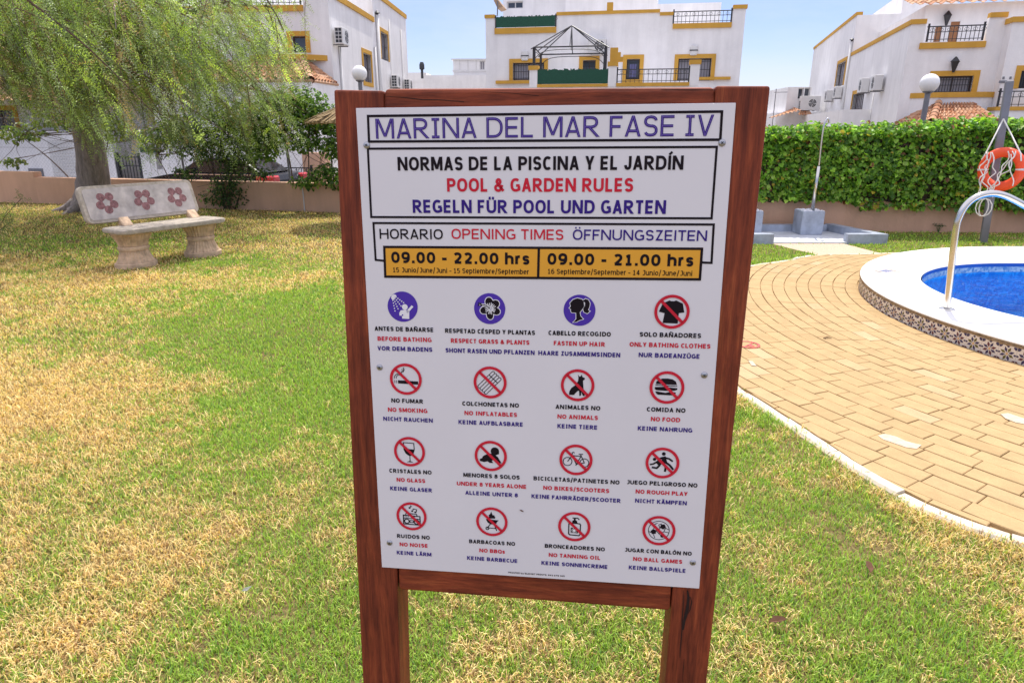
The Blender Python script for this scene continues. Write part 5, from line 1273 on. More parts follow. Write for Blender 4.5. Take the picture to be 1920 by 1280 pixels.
def window(F, root, o, d=0.0, sur=.15, sides='LRT', bars=8, style='grey', frame='brown_frame', mull=1, sill=False, rev=.16):
    u0, u1, z0, z1 = o
    b = MB(); fw = .05; dd = d-rev
    b.box(F, u0, u1, dd-.03, dd+.02, z1-fw, z1); b.box(F, u0, u1, dd-.03, dd+.02, z0, z0+fw)
    for u in [u0, u1-fw]+[u0+(u1-u0)*(k+1)/(mull+1)-fw/2 for k in range(mull)]: b.box(F, u, u+fw, dd-.03, dd+.018, z0+fw, z1-fw)
    w_ = b.build('window', M[frame], root)
    b = MB(); b.poly([F.p(u0, dd-.01, z0), F.p(u1, dd-.01, z0), F.p(u1, dd-.01, z1), F.p(u0, dd-.01, z1)]); b.build('pane', M['glass_grey' if style == 'grey' else 'glass'], w_, fix=False)
    if style == 'blue':
        b = MB(); b.box(F, u0+.12, u1-.12, dd+.01, dd+.03, z0+.08, z1-.2); b.build('shutter', M['blue_curtain'], w_)
    if sur:
        b = MB(); p = .035
        if 'L' in sides: b.box(F, u0-sur, u0, d-.01, d+p, z0-(sur if sill else 0), z1+sur)
        if 'R' in sides: b.box(F, u1, u1+sur, d-.01, d+p, z0-(sur if sill else 0), z1+sur)
        if 'T' in sides: b.box(F, u0, u1, d-.01, d+p-.002, z1, z1+sur)
        if sill: b.box(F, u0, u1, d-.01, d+p-.002, z0-sur, z0)
        b.build('surround', M['yellow'], w_)
    if bars:
        b = MB()
        for k in range(bars+1):
            u = u0+.03+(u1-u0-.06)*k/bars; b.box(F, u-.009, u+.009, d-.05, d-.032, z0+.02, z1-.02)
        for z in (z0+.08, z1-.12, (z0+z1)/2): b.box(F, u0, u1, d-.055, d-.0545+.02, z-.01, z+.01)
        b.build('grille', M['iron'], w_)
    return w_
def railing(F, root, u0, u1, z0, z1, d, n=14, name='railing'):
    b = MB(); b.box(F, u0-.05, u1+.05, d-.02, d+.02, z1-.035, z1); b.box(F, u0, u1, d-.015, d+.015, z1-.20, z1-.18); b.box(F, u0, u1, d-.015, d+.015, z0+.06, z0+.08)
    for k in range(n+1):
        u = u0+(u1-u0)*k/n; big = k in (0, n); h = .028 if big else .009
        b.box(F, u-h, u+h, d-h, d+h, z0, z1+(.08 if big else -.035))
    for k in range(0, n, 2):
        u = u0+(u1-u0)*(k+1)/n; b.tube([F.p(u+.07*math.cos(q), d, z1-.12+.05*math.sin(q)) for q in np.linspace(0, 6.28, 9)], .006, 0, 4)
    return b.build(name, M['iron'], root)
def aircon(F, root, uc, zc, w_=.80, h=.56, dp=.30, d=0.0, vents=True):
    b = MB(); b.box(F, uc-w_/2, uc+w_/2, d+.10, d+.10+dp, zc-h/2, zc+h/2, 0, .015)
    a = b.build('air_conditioner', M['plastic'], root)
    b = MB(); c = F.p(uc+.10, d+.10+dp+.004, zc)
    for k in range(24):
        q0, q1 = 2*math.pi*k/24, 2*math.pi*(k+1)/24
        for r0, r1 in ((0.02, .07), (.09, .14), (.16, .215)):
            if k % 6 == 5: continue
            b.poly([c+F.U*rr*math.cos(q)+F.Z*rr*math.sin(q) for rr, q in ((r0, q0), (r1, q0), (r1, q1), (r0, q1))])
    for sd in (-1, 1) if vents else ():
        for i in range(2):
            for j in range(4): 
                u = uc+sd*(w_/2+.004); x, z = d+.14+i*.12, zc-h/2+.05+j*.125
                b.poly([F.p(u, x, z), F.p(u, x+.10, z), F.p(u, x+.10, z+.10), F.p(u, x, z+.10)])
    b.build('fan_grille', M['dark'], a, fix=False)
    b = MB()
    for s_ in (-.28, .28): b.box(F, uc+s_-.02, uc+s_+.02, d, d+.38, zc-h/2-.035, zc-h/2-.001)
    b.build('bracket', M['galv'], a)
def pipe(root, pts, r=.045, name='drainpipe', mat='plastic'):
    b = MB(); b.tube(pts, r, 0, 10); return b.build(name, M[mat], root, smooth=True)
def tiles(b, A, B, Cc, D, nc, nr, amp=.07):
    """barrel tile roof patch: eave A-B, ridge D-C; every tile is a loose piece"""
    A, B, Cc, D = [V3(*q) for q in (A, B, Cc, D)]; nrmv = nrm(np.cross(B-A, D-A)); nrmv = nrmv*np.sign(nrmv[2]); rg = random.Random(6)
    Lr = np.linalg.norm(Cc-D)/max(.01, np.linalg.norm(B-A))
    for j in range(nr):
        v0, v1 = j/nr, min(1, (j+1.25)/nr)
        e0, e1, f0, f1 = A+(D-A)*v0, B+(Cc-B)*v0, A+(D-A)*v1, B+(Cc-B)*v1
        for i in range(nc):
            w0 = i/nc; w1 = (i+1)/nc
            vs = []
            jt = rg.gauss(0, .006)
            for (p0, p1, lift) in ((e0, e1, .035), (f0, f1, .0)):
                for k in range(9):
                    t = k/8; p = p0+(p1-p0)*(w0+(w1-w0)*t); prof = math.sin(math.pi*min(1, t/.62)) if t < .62 else -.35*math.sin(math.pi*(t-.62)/.38)
                    vs.append(p+nrmv*(amp*prof+lift+jt))
            n0 = [v-nrmv*.018 for v in vs[:9]]
            b.add(vs+n0, [(k, k+1, 10+k, 9+k) for k in range(8)]+[(18+k, 19+k, k+1, k) for k in range(8)])
def ridge(b, A, B, r=.11, n=7):
    A, B = V3(*A), V3(*B)
    for k in range(n):
        p, q = A+(B-A)*k/n, A+(B-A)*min(1, (k+1.15)/n); b.tube([p, q], [r*1.1, r*.92], 0, 10, False)
def lantern(F, root, uc, zc, d=0.0, s_=1.0):
    b = MB(); c = F.p(uc, d+.16, zc); b.lathe(c, [(.03*s_, -.16*s_), (.10*s_, .10*s_), (.12*s_, .11*s_), (.05*s_, .2*s_), (.015*s_, .24*s_)], 0, 8, F=F); b.box(F, uc-.015, uc+.015, d, d+.16, zc+.14*s_, zc+.17*s_)
    b.build('wall_lantern', M['iron'], root)
def globe_lamp(name, px, py, Y, rad, label):
    c = dep(px, py, Y); t = thing(name, label, 'street lamp', (c[0], c[1], STREET), 'white globe street lamps')
    b = MB(); b.tube([(c[0], c[1], STREET), (c[0], c[1], c[2]-rad*.9)], .055, 0, 12); b.lathe((c[0], c[1], c[2]-rad*1.08), [(.06, 0), (.11, .03), (.12, .09)], 0, 16); b.build('pole', M['galv'], t, smooth=False)
    b = MB(); b.lathe(c, [(max(.004, rad*math.cos(a)), rad*math.sin(a)) for a in np.linspace(-1.35, 1.56, 16)], 0, 28); b.build('globe', M['globe'], t, smooth=True)
globe_lamp('street_lamp', 674, 138, 19, .20, 'white globe street lamp in front of the left house')
globe_lamp('street_lamp', 1743, 156.5, 15.5, .195, 'white globe street lamp above the ivy in front of the right house')

# ---- centre house
A = dep(911, 95, 33.0); Bq = dep(1392, 90, 31.0); CF = Frame((A[0], A[1], 0), (Bq[0]-A[0], Bq[1]-A[1], 0))
if CF.D[1] > 0: CF.D = -CF.D
CW = float(np.hypot(Bq[0]-A[0], Bq[1]-A[1]))
hc = thing('centre_house', 'white house with ochre trim and two roof terraces seen above the top of the sign', 'house', (*CF.p(CW/2, -4, 0)[:2], STREET))
zx = lambda zx_, zy_: (900+.2708*zx_, .2708*zy_)
def Rz(x0, y0, x1, y1, d=0.0, F=CF, Z=zx): return rect(F, *Z(x0, y0), *Z(x1, y1), d)
w1 = Rz(228, 436, 444, 556); w2 = Rz(712, 418, 800, 500); w3 = Rz(1014, 410, 1104, 552); w4 = Rz(1370, 406, 1598, 560)
zl = CF.px(*zx(300, 207))[1]; zp = CF.px(*zx(700, 92))[1]; zr0 = CF.px(*zx(1500, 172))[1]; zpil = CF.px(*zx(60, 114))[1]
uA, uB, uC, uD, uE, uF = 0.0, CF.px(*zx(102, 200))[0], CF.px(*zx(528, 200))[0], CF.px(*zx(1247, 80))[0], CF.px(*zx(1334, 180))[0], CF.px(*zx(1742, 170))[0]
b = MB(); zl0 = min(zl, zr0)
facade(b, CF, 0, CW, STREET, zl0, [w1, w2, w3, w4])
th = .2
b.box(CF, uA, uB, -th, 0, zl0, zpil); b.box(CF, uB, uC, -th, 0, zl0, zl0+.02); b.box(CF, uC, uD, -th, 0, zl0, zp); b.box(CF, uD, uE, -th, 0, zl0, zp-.12); b.box(CF, uE, uF, -th, 0, zl0, zl0+.02); b.box(CF, uF, CW, -th, 0, zl0, zpil+.1)
for u in (0, CW): b.poly([CF.p(u, 0, STREET), CF.p(u, -9, STREET), CF.p(u, -9, zl0), CF.p(u, 0, zl0)])
b.poly([CF.p(0, -9, STREET), CF.p(CW, -9, STREET), CF.p(CW, -9, zl0), CF.p(0, -9, zl0)]); b.poly([CF.p(0, -th, zl0), CF.p(CW, -th, zl0), CF.p(CW, -9, zl0), CF.p(0, -9, zl0)])
b.build('wall', M['white'], hc, fix=False)
# set-back upper storey
d2 = -3.2; wu = Rz(186, 10, 298, 60, d2); ua, ub, uc_ = [CF.px(*zx(q, 50), d2)[0] for q in (160, 596, 1232)]
b = MB(); facade(b, CF, ua, ub, zl0-.3, 10.2, [wu], d2); facade(b, CF, ub, uc_, zl0-.3, 9.3, [], d2+.3); b.poly([CF.p(ub, d2, zl0), CF.p(ub, d2+.3, zl0), CF.p(ub, d2+.3, 9.3), CF.p(ub, d2, 9.3)])
for u, z, dq in ((ua, 10.2, d2), (uc_, 9.3, d2+.3)): b.poly([CF.p(u, dq, zl0), CF.p(u, -8.5, zl0), CF.p(u, -8.5, z), CF.p(u, dq, z)])
b.poly([CF.p(ua, d2, 10.2), CF.p(ub, d2, 10.2), CF.p(ub, -8.5, 10.2), CF.p(ua, -8.5, 10.2)]); b.poly([CF.p(ub, d2+.3, 9.3), CF.p(uc_, d2+.3, 9.3), CF.p(uc_, -8.5, 9.3), CF.p(ub, -8.5, 9.3)])
ue = CF.px(*zx(1670, 50), -5)[0]; b.box(CF, uc_+.01, ue, -8.4, -5, zl0, CF.px(*zx(1500, 22), -5)[1])
b.build('upper_storey', M['white'], hc, fix=False)
window(CF, hc, wu, d2, 0, bars=0, frame='plastic', style='dark')
# ochre copings and ledges
b = MB()
for u0, u1, z, h, o in ((uA-.04, uB+.0, zpil, .14, .05), (uB, uC, zl0+.021, .24, .07), (uC+.002, uD-.002, zp, .13, .05), (uD, uE, zp-.12, .13, .05), (uE+.002, uF, zl0+.021, .2, .07), (uF+.002, CW+.05, zpil+.1, .15, .05)):
    top_ = z+.06; b = MB(); b.box(CF, u0, u1, -th-.03, o, top_-h, top_); b.build('ochre_trim', M['yellow'], hc)
for x0, x1, y0, y1 in ((108, 345, 558, 580), (1508, 1735, 533, 553)):
    o = Rz(x0, y0, x1, y1, .12); b = MB(); b.box(CF, o[0], o[1], .002, .12, o[2], o[3]); b.build('window_ledge', M['yellow'], hc)
u, z = CF.px(*zx(899, 78), 0); b = MB(); b.box(CF, u-.13, u+.13, -.18, .06, zp+.05, zp+.38); b.build('chimney_stub', M['yellow'], hc)
window(CF, hc, w1, 0, .17, bars=12, style='grey'); window(CF, hc, w2, 0, .17, bars=4, style='dark', mull=1); window(CF, hc, w3, 0, .17, bars=5, style='blue', mull=0, sill=True); window(CF, hc, w4, 0, .17, bars=11, style='grey')
o = Rz(108, 115, 524, 210, .05); railing(CF, hc, o[0], o[1], zl0+.08, o[3], .0, 3)
b = MB()
for k in range(60):
    u0 = o[0]+.03+(o[1]-o[0]-.06)*k/60; b.box(CF, u0, u0+(o[1]-o[0])/62, .03+random.uniform(0, .02), .055, zl0+.10, o[3]+random.uniform(-.02, .04))
b.build('green_screen', M['green_screen'], hc)
o = Rz(1340, 76, 1740, 176); railing(CF, hc, o[0], o[1], zl0+.08, o[3], 0, 14)
# front terrace, projecting
dt = 3.8; tz = CF.px(*zx(640, 600), dt)[1]; hz = CF.px(*zx(640, 482), dt)[1]
tu = [CF.px(*zx(q, 560), dt)[0] for q in (342, 397, 886, 944, 1450, 1515)]
b = MB(); b.box(CF, tu[0], tu[5], 0.001, dt, STREET, tz-.02)
for k, top_ in ((0, hz+.0), (2, hz+.10), (4, hz+.12)): b.box(CF, tu[k], tu[k+1], dt-.3, dt+.02, tz-.02, top_)
b.build('terrace', M['white'], hc)
b = MB(); b.box(CF, tu[1], tu[2], dt-.25, dt+.06, tz-.019, tz+.09); b.box(CF, tu[3], tu[4], dt-.25, dt+.06, tz-.019, tz+.11)
for k, top_, e in ((0, hz, .16), (2, hz+.10, .16), (4, hz+.12, .16)): b.box(CF, tu[k]-.04, tu[k+1]+.04, dt-.34, dt+.06, top_+.001, top_+e)
for q in range(3): b.box(CF, tu[2]+.04, tu[2]+.56-q*.11, dt-.28, dt-.02, hz+.262+q*.17, hz+.26+(q+1)*.17)
b.build('terrace_trim', M['yellow'], hc)
b = MB()
for k in range(64):
    u0 = tu[1]+(tu[2]-tu[1])*k/64; b.box(CF, u0, u0+(tu[2]-tu[1])/66, dt-.05+random.uniform(0, .02), dt, tz+.10, hz+random.uniform(-.03, .04))
b.build('green_screen', M['green_screen'], hc)
railing(CF, hc, tu[3]+.02, tu[4]-.02, tz+.11, CF.px(*zx(1200, 476), dt)[1], dt-.1, 16)
aircon(CF, hc, CF.px(*zx(812, 320), .3)[0], CF.px(*zx(812, 320), .3)[1])
for x, y in ((310, 388), (1480, 350)):
    u, z = CF.px(*zx(x, y), .06); b = MB(); b.box(CF, u-.15, u+.15, 0, .12, z-.2, z+.2, 0, .03); b.box(CF, u-.17, u+.17, 0.002, .135, z-.02, z+.02, 1); b.build('wall_light', [M['plastic'], M['dark']], hc)
u, z = CF.px(*zx(942, 392)); b = MB(); b.lathe(CF.p(u, .03, z-.07), [(.02, 0), (.06, .02), (.06, .1), (.03, .13)], 0, 10); b.build('camera_dome', M['dark'], hc)
# gazebo frame standing on the terrace
def gz(x, y, d): u, z = CF.px(*zx(x, y), d); return CF.p(u, d, z)
gn, gf = dt-.4, .55
a, bb, c, dd = gz(375, 318, gn), gz(421, 402, gf), gz(864, 386, gf), gz(874, 287, gn); zn = (a[2]+dd[2])/2; zf = (bb[2]+c[2])/2; ze = (zn+zf)/2
gaz = thing('gazebo_frame', 'bare black metal gazebo frame standing on the terrace of the centre house', 'gazebo', (*((a+dd)/2)[:2], tz))
b = MB(); cs = [V3(q[0], q[1], ze) for q in (a, bb, c, dd)]; apx = sum(cs)/4+V3(0, 0, .95)
for q, nm in zip(cs, range(4)): b.tube([(q[0], q[1], tz-.02), q], .06 if nm in (0, 3) else .05, 0, 4)
b.build('post', M['iron'], gaz)
b = MB()
for k in range(4):
    b.tube([cs[k], cs[(k+1) % 4]], .03, 0, 5); b.tube([cs[k]+(cs[k]-apx)*.08, apx], .022, 0, 5); b.tube([(cs[k]+cs[(k+1) % 4])/2, apx], .02, 0, 5)
    m_ = (cs[k]+cs[(k+1) % 4])/2; b.tube([tuple(q) for q in spline([tuple(cs[k]-V3(0, 0, .45)), tuple((cs[k]*.7+m_*.3)-V3(0, 0, .16)), tuple(m_-V3(0, 0, .10)), tuple((cs[(k+1) % 4]*.7+m_*.3)-V3(0, 0, .16)), tuple(cs[(k+1) % 4]-V3(0, 0, .45))], 4)], .014, 0, 4)
b.tube([apx, apx-V3(0, 0, .95)], .015, 0, 4)
b.build('roof_frame', M['iron'], gaz)
# awning on the roof terrace
b = MB(); q0, q1 = gz(120, 112, -.4), gz(122, 10, -.4); b.tube([q0, q1], .03, 0, 6)
b2 = MB()
pts = [gz(x, y, d_) for x, y, d_ in ((78, -30, -.4), (110, -18, -.4), (160, 48, -.4), (122, 62, -.4))]; k_ = CF.D*.9
b2.add([p for p in pts]+[p-k_ for p in pts], [(0, 1, 2, 3), (7, 6, 5, 4), (0, 4, 5, 1), (1, 5, 6, 2), (2, 6, 7, 3), (3, 7, 4, 0)])
pa = thing('terrace_parasol', 'folded brown parasol on the left roof terrace of the centre house', 'parasol', q0); b.build('pole', M['galv'], pa); b2.build('fabric', M['awning'], pa)

# ---- right house
Fr = nrm((.96, -.278, 0)); corner = dep(1694, 140, 25.0)
RF_ = Frame((corner[0], corner[1], 0), Fr); RF_.D = V3(-.278, -.96, 0); RS = Frame((corner[0], corner[1], 0), (-.278*-1*-1, -.96, 0)); RS.U = nrm((-.278, -.96, 0)); RS.D = nrm((-.96, .278, 0))
zy = lambda x, y: (1430+.2552*x, .2552*y)
hr_ = thing('right_house', 'white corner house with a tiled porch roof above the ivy hedge', 'house', (corner[0], corner[1], STREET))
def RSz(*a): return rect(RS, *zy(*a[:2]), *zy(*a[2:4]), *(a[4:5]))
def RFz(*a): return rect(RF_, *zy(*a[:2]), *zy(*a[2:4]), *(a[4:5]))
ztop = RS.px(*zy(1040, 210))[1]; uj = RS.px(*zy(655, 400))[0]; ufar = RS.px(*zy(372, 400))[0]; zfar = RS.px(*zy(688, 120))[1]
o1 = RSz(655, 690, 735, 872); o2 = RSz(545, 465, 603, 632)
zled = RF_.px(*zy(1400, 318))[1]; uR0 = RF_.px(*zy(1190, 250))[0]; uR1 = RF_.px(*zy(1645, 250))[0]; uW = RF_.px(*zy(1765, 300))[0]
of = RFz(1256, 560, 1538, 692)
b = MB()
facade(b, RS, uj, 0, STREET, ztop, [o1]); facade(b, RS, ufar, uj, STREET, zfar, [o2])
facade(b, RF_, 0, uW, STREET, zled, [of]); b.box(RF_, 0.001, uR0, -.2, 0, zled, ztop); b.box(RF_, uR1, uW, -.2, 0, zled, ztop+.12); 
b.box(RS, uj, -.001, -.2, -.003, zled, ztop-.002)
# flat terrace, set-back storey, taller rear block
b.poly([RF_.p(0, -.2, zled), RF_.p(14, -.2, zled), RF_.p(14, uj, zled), RF_.p(0, uj, zled)])
b.poly([RF_.p(0, uj, zled-.2), RF_.p(4.2, uj, zled-.2), RF_.p(4.2, uj, zfar), RF_.p(0, uj, zfar)]); b.poly([RF_.p(0, uj, zfar), RF_.p(4.2, uj, zfar), RF_.p(4.2, ufar, zfar), RF_.p(0, ufar, zfar)])
b.box(RF_, 1.9, 4.2, ufar+.1, uj-.01, zfar-.01, zfar+.95)
b.poly([RF_.p(0, ufar, STREET), RF_.p(14, ufar, STREET), RF_.p(14, ufar, zled), RF_.p(0, ufar, zled)])
b.build('wall', M['white'], hr_, fix=False)
dS = -3.0; dr1, dr2 = RFz(1262, 200, 1312, 310, dS), RFz(1372, 160, 1440, 310, dS); us0 = max(.6, RF_.px(*zy(1180, 200), dS)[0])
b = MB(); zS = RF_.px(*zy(1400, 30), dS)[1]
facade(b, RF_, us0, 16, zled-.2, zS, [dr1, dr2], dS); b.poly([RF_.p(us0, dS, zled), RF_.p(us0, uj, zled), RF_.p(us0, uj, zS), RF_.p(us0, dS, zS)])
b.build('upper_storey', M['white'], hr_, fix=False)
for q in (dr1, dr2):
    b = MB(); b.box(RF_, q[0], q[1], dS-.14, dS-.06, q[2], q[3]); b.build('door', M['door_wood'], hr_)
b = MB(); tiles(b, RF_.p(us0-.6, dS+.45, zS-.05), RF_.p(16, dS+.45, zS-.05), RF_.p(16, dS-3, zS+.9), RF_.p(us0-.6, dS-3, zS+.9), 46, 8, .06); b.build('upper_roof', M['terracotta'], hr_, fix=False)
# right wing, standing forward
wg = Frame(RF_.p(uW, 0, 0), RF_.U); wg.D = RF_.D; dw = .55
zw = wg.px(*zy(1850, 165), dw)[1]; ow = rect(wg, *zy(1888, 520), *zy(2000, 650), dw)
b = MB(); facade(b, wg, 0, 6, STREET, zw, [ow], dw); b.poly([wg.p(0, dw, STREET), wg.p(0, -.3, STREET), wg.p(0, -.3, zw), wg.p(0, dw, zw)]); b.poly([wg.p(0, dw, zw), wg.p(6, dw, zw), wg.p(6, -.3, zw), wg.p(0, -.3, zw)])
b.build('wing_wall', M['white'], hr_, fix=False); window(wg, hr_, ow, dw, .16, bars=6, style='dark')
# ochre trim
b = MB()
b.box(RS, uj, .05, -.24, .05, ztop, ztop+.15); b.box(RF_, .052, uR0, -.24, .05, ztop+.001, ztop+.152); b.box(RF_, uR1, uW-.003, -.24, .05, ztop+.121, ztop+.27)
b.box(RS, ufar, uj-.003, -.24, .05, zfar, zfar+.15); b.box(RF_, uR0-.1, uR1+.02, -.2, .08, zled-.16, zled+.03)
b.box(wg, -.05, 6, -.3, dw+.06, zw, zw+.16)
zb1 = RF_.px(*zy(1450, 700), .5)[1]; ub0, ub1 = RF_.px(*zy(1290, 705), .5)[0], RF_.px(*zy(1620, 695), .5)[0]
b.prism(Frame(RF_.p(0, 0, 0), RF_.U, (0, 0, 1), RF_.D), [(ub0-.75, .003), (ub0, .5), (ub1, .5), (ub1+.75, .003)], zb1-.07, zb1+.10)
ol = rect(wg, *zy(1702, 785), *zy(1875, 808), 1.2); b.box(wg, ol[0], ol[1]+.6, dw+.003, 1.3, ol[2]-.02, ol[3])
b.build('ochre_trim', M['yellow'], hr_)
b = MB(); b.prism(Frame(RF_.p(0, 0, 0), RF_.U, (0, 0, 1), RF_.D), [(ub0-.7, .002), (ub0, .45), (ub1, .45), (ub1+.7, .002)], STREET, zb1-.071); b.build('bay', M['white'], hr_)
window(RF_, hr_, of, 0, .17, bars=13, style='grey'); window(RS, hr_, o1, 0, .16, bars=7, style='grey', mull=0, sides='LT'); window(RS, hr_, o2, 0, .16, bars=5, style='grey', mull=0)
railing(RF_, hr_, uR0+.1, uR1-.1, zled+.06, RF_.px(*zy(1420, 188))[1], 0, 13)
oR = rect(wg, *zy(1740, 668), *zy(1890, 780), 1.2); railing(wg, hr_, oR[0], oR[1]+.6, ol[3], oR[3], 1.15, 6)
b = MB(); b.box(wg, ol[0]+.02, ol[1]+.6, dw+.002, 1.25, STREET, ol[2]-.021); b.build('balcony', M['white'], hr_)
b = MB(); q = RF_.p(uR0+2.6, -.6, zled); b.box(Frame(q, RF_.U), -.0, 1.2, -.3, .0, 0.0, .22, 0, .03); b.build('planter', M['dark'], hr_)
lantern(RF_, hr_, RF_.px(*zy(1398, 490))[0], RF_.px(*zy(1398, 490))[1], 0, 1.25); lantern(RF_, hr_, RF_.px(*zy(1345, 150), dS)[0], RF_.px(*zy(1345, 150), dS)[1], dS, 1.25)
for x, y in ((740, 630), (835, 612)): u, z = RS.px(*zy(x, y), .25); aircon(RS, hr_, u, z, vents=False)
for x, y in ((482, 705), (548, 680)): u, z = RS.px(*zy(x, y), .25); aircon(RS, hr_, u, z, vents=False)
u = RS.px(*zy(638, 500))[0]; z1 = RS.px(*zy(648, 318))[1]; pipe(hr_, [RS.p(u, .07, STREET), RS.p(u, .07, z1)], .06); b = MB(); b.lathe(RS.p(u, .07, z1), [(.05, 0), (.05, .06), (.12, .09), (.02, .16)], 0, 10); b.build('vent_cowl', M['dark'], hr_)
u2 = RS.px(*zy(810, 760))[0]; pipe(hr_, [RS.p(u2, .03, STREET), RS.p(u2, .03, RS.px(*zy(810, 690))[1])], .02, 'conduit')
pipe(hr_, [RF_.p(2.2, -3.4, zfar), RF_.p(2.2, -3.4, zfar+2.1)], .03, 'vent_pipe', 'galv')
# name plaque
o = rect(wg, *zy(1738, 565), *zy(1796, 612), dw); b = MB(); b.box(wg, o[0], o[1], dw, dw+.02, o[2], o[3]-.12)
for k in range(3): b.box(wg, o[0]+.08+k*.2, o[0]+.14+k*.2, dw, dw+.015, o[3]-.08, o[3])
b.build('name_plaque', M['galv'], hr_)
# tiled porch roof
pr0 = RF_.px(*zy(1300, 748), .6); e_l, e_r = RF_.px(*zy(1238, 915), 2.6), RF_.px(*zy(1675, 880), 2.6); e_s = RF_.px(*zy(1000, 935), .3)
zE = (e_l[1]+e_r[1])/2; zT = pr0[1]-.08
a0, a1 = RF_.p(e_l[0], 2.6, zE), RF_.p(e_r[0]+.3, 2.6, zE); t0, t1 = RF_.p(pr0[0], .5, zT), RF_.p(e_r[0]+.1, .5, zT); s0 = RF_.p(e_l[0]-.3, .0, zE); s0 = RF_.p(e_s[0], .2, zE)
b = MB(); tiles(b, a0, a1, t1, t0, 13, 6, .075); tiles(b, s0, a0, t0+V3(0, 0, .001), t0-RF_.D*.45, 10, 6, .07); ridge(b, a0, t0+V3(0, 0, .05), .12, 6)
b.build('porch_roof', M['terracotta'], hr_, fix=False)
b = MB(); c_ = [a0, a1, RF_.p(e_r[0]+.3, 0, zE), s0]; b.add([V3(q[0], q[1], STREET) for q in c_]+[V3(q[0], q[1], zE-.03) for q in c_], [(0, 1, 5, 4), (1, 2, 6, 5), (3, 0, 4, 7), (4, 5, 6, 7)]); b.build('porch_wall', M['white'], hr_, fix=False)
b = MB(); b.tube([a0-V3(0, 0, .02), a1-V3(0, 0, .02)], .05, 0, 6); b.tube([s0-V3(0, 0, .02), a0-V3(0, 0, .02)], .05, 0, 6); b.build('eave', M['terracotta'], hr_)
# low side wall behind the hedge
q0, q1 = RS.px(*zy(606, 806), 1.0), RS.px(*zy(112, 880), 1.0)
b = MB(); b.box(RS, q1[0]-2, q0[0], .9, 1.1, STREET, q0[1]); b.poly([RS.p(q0[0], .9, STREET), RS.p(q0[0], 0, STREET), RS.p(q0[0], 0, q0[1]), RS.p(q0[0], .9, q0[1])])
tag(b.build('side_wall', M['white'], None, base=RS.p(q0[0], 1, STREET), fix=False), 'low white wall running back beside the right house behind the hedge', 'wall')
# small house far down the street, between sign and right house
t = thing('small_white_house', 'small far white house with dark glazed roof room just right of the sign', 'house', (*dep(1490, 200, 42)[:2], STREET))
SFm = Frame((*dep(1490, 200, 42)[:2], 0), (1, -.1, 0)); SFm.D = V3(-.0995, -.995, 0)
zs_ = lambda x0, y0, x1, y1, d=0: rect(SFm, *zy(x0, y0), *zy(x1, y1), d)
o = zs_(95, 830, 420, 960); r1 = zs_(178, 640, 352, 830); p1, p2 = zs_(262, 648, 302, 730), zs_(308, 645, 350, 728)
b = MB(); facade(b, SFm, o[0], o[1], STREET, o[3], []); facade(b, SFm, r1[0], r1[1], o[3]-.01, r1[3], [p1, p2], -.05)
b.poly([SFm.p(o[0], 0, o[3]), SFm.p(o[1], 0, o[3]), SFm.p(o[1], -5, o[3]), SFm.p(o[0], -5, o[3])]); b.poly([SFm.p(r1[0], -.05, r1[3]), SFm.p(r1[1], -.05, r1[3]), SFm.p(r1[1], -5, r1[3]), SFm.p(r1[0], -5, r1[3])]); b.poly([SFm.p(r1[0], -.05, o[3]), SFm.p(r1[0], -5, o[3]), SFm.p(r1[0], -5, r1[3]), SFm.p(r1[0], -.05, r1[3])]); b.poly([SFm.p(o[0], 0, STREET), SFm.p(o[0], -5, STREET), SFm.p(o[0], -5, o[3]), SFm.p(o[0], 0, o[3])])
b.build('wall', M['white'], t, fix=False)
for q in (p1, p2): window(SFm, t, q, -.05, 0, bars=0, style='dark', frame='plastic', mull=0)
b = MB(); q = zs_(60, 790, 232, 850, .1); tiles(b, SFm.p(q[0]-.4, 1.4, q[2]-.2), SFm.p(q[1], 1.4, q[2]+.25), SFm.p(q[1], 0, q[3]), SFm.p(q[0]+1.0, 0, q[2]+.2), 8, 3, .05)
q = zs_(240, 800, 335, 850, .1); tiles(b, SFm.p(q[0]-.1, .9, q[2]), SFm.p(q[1], .9, q[2]), SFm.p(q[1], 0, q[3]), SFm.p(q[0]+.4, 0, q[3]), 5, 3, .05); b.build('tiled_awning', M['terracotta'], t, fix=False)
u, z = SFm.px(*zy(345, 760), .3); aircon(SFm, t, u, z, 1.1, .8, .4)
q = SFm.p(SFm.px(*zy(84, 800))[0], 0, SFm.px(*zy(84, 850))[1]); b = MB(); b.tube([q-V3(0, 0, 1), q+V3(0, 0, 1.5)], .025, 0, 5); b.tube([q+V3(-.1, 0, 1.3), q+V3(1.1, 0, 1.32)], .018, 0, 5); b.build('antenna', M['galv'], t)

# ---- left house
cl_ = dep(622, 100, 26.0); LS = Frame((cl_[0], cl_[1], 0), (.053, .9986, 0)); LS.D = V3(.9986, -.053, 0); LFq = Frame((cl_[0], cl_[1], 0), (.9986, -.053, 0)); LFq.D = V3(-.053, -.9986, 0)
zw_ = lambda x, y: (500+.2396*x, .2396*y)
hl = thing('left_house', 'white house with ochre trim and tiled porch rising behind the pepper tree', 'house', (cl_[0], cl_[1], STREET))
def LSz(*a): return rect(LS, *zw_(*a[:2]), *zw_(*a[2:4]), *(a[4:5]))
uj = LS.px(*zw_(842, 300))[0]; ue_ = LS.px(*zw_(1095, 300))[0]; z1 = LS.px(*zw_(838, 178))[1]; z2 = LS.px(*zw_(1088, 150))[1]
o1 = LSz(757, 425, 818, 645); o2 = LSz(893, 262, 948, 472)
fw_ = LFq.px(546, 68), LFq.px(575, 99); of = (fw_[0][0], fw_[1][0], fw_[1][1], fw_[0][1])
zf = z1
b = MB(); facade(b, LS, 0, uj, STREET, z1, [o1]); facade(b, LS, uj, ue_, STREET, z2, [o2])
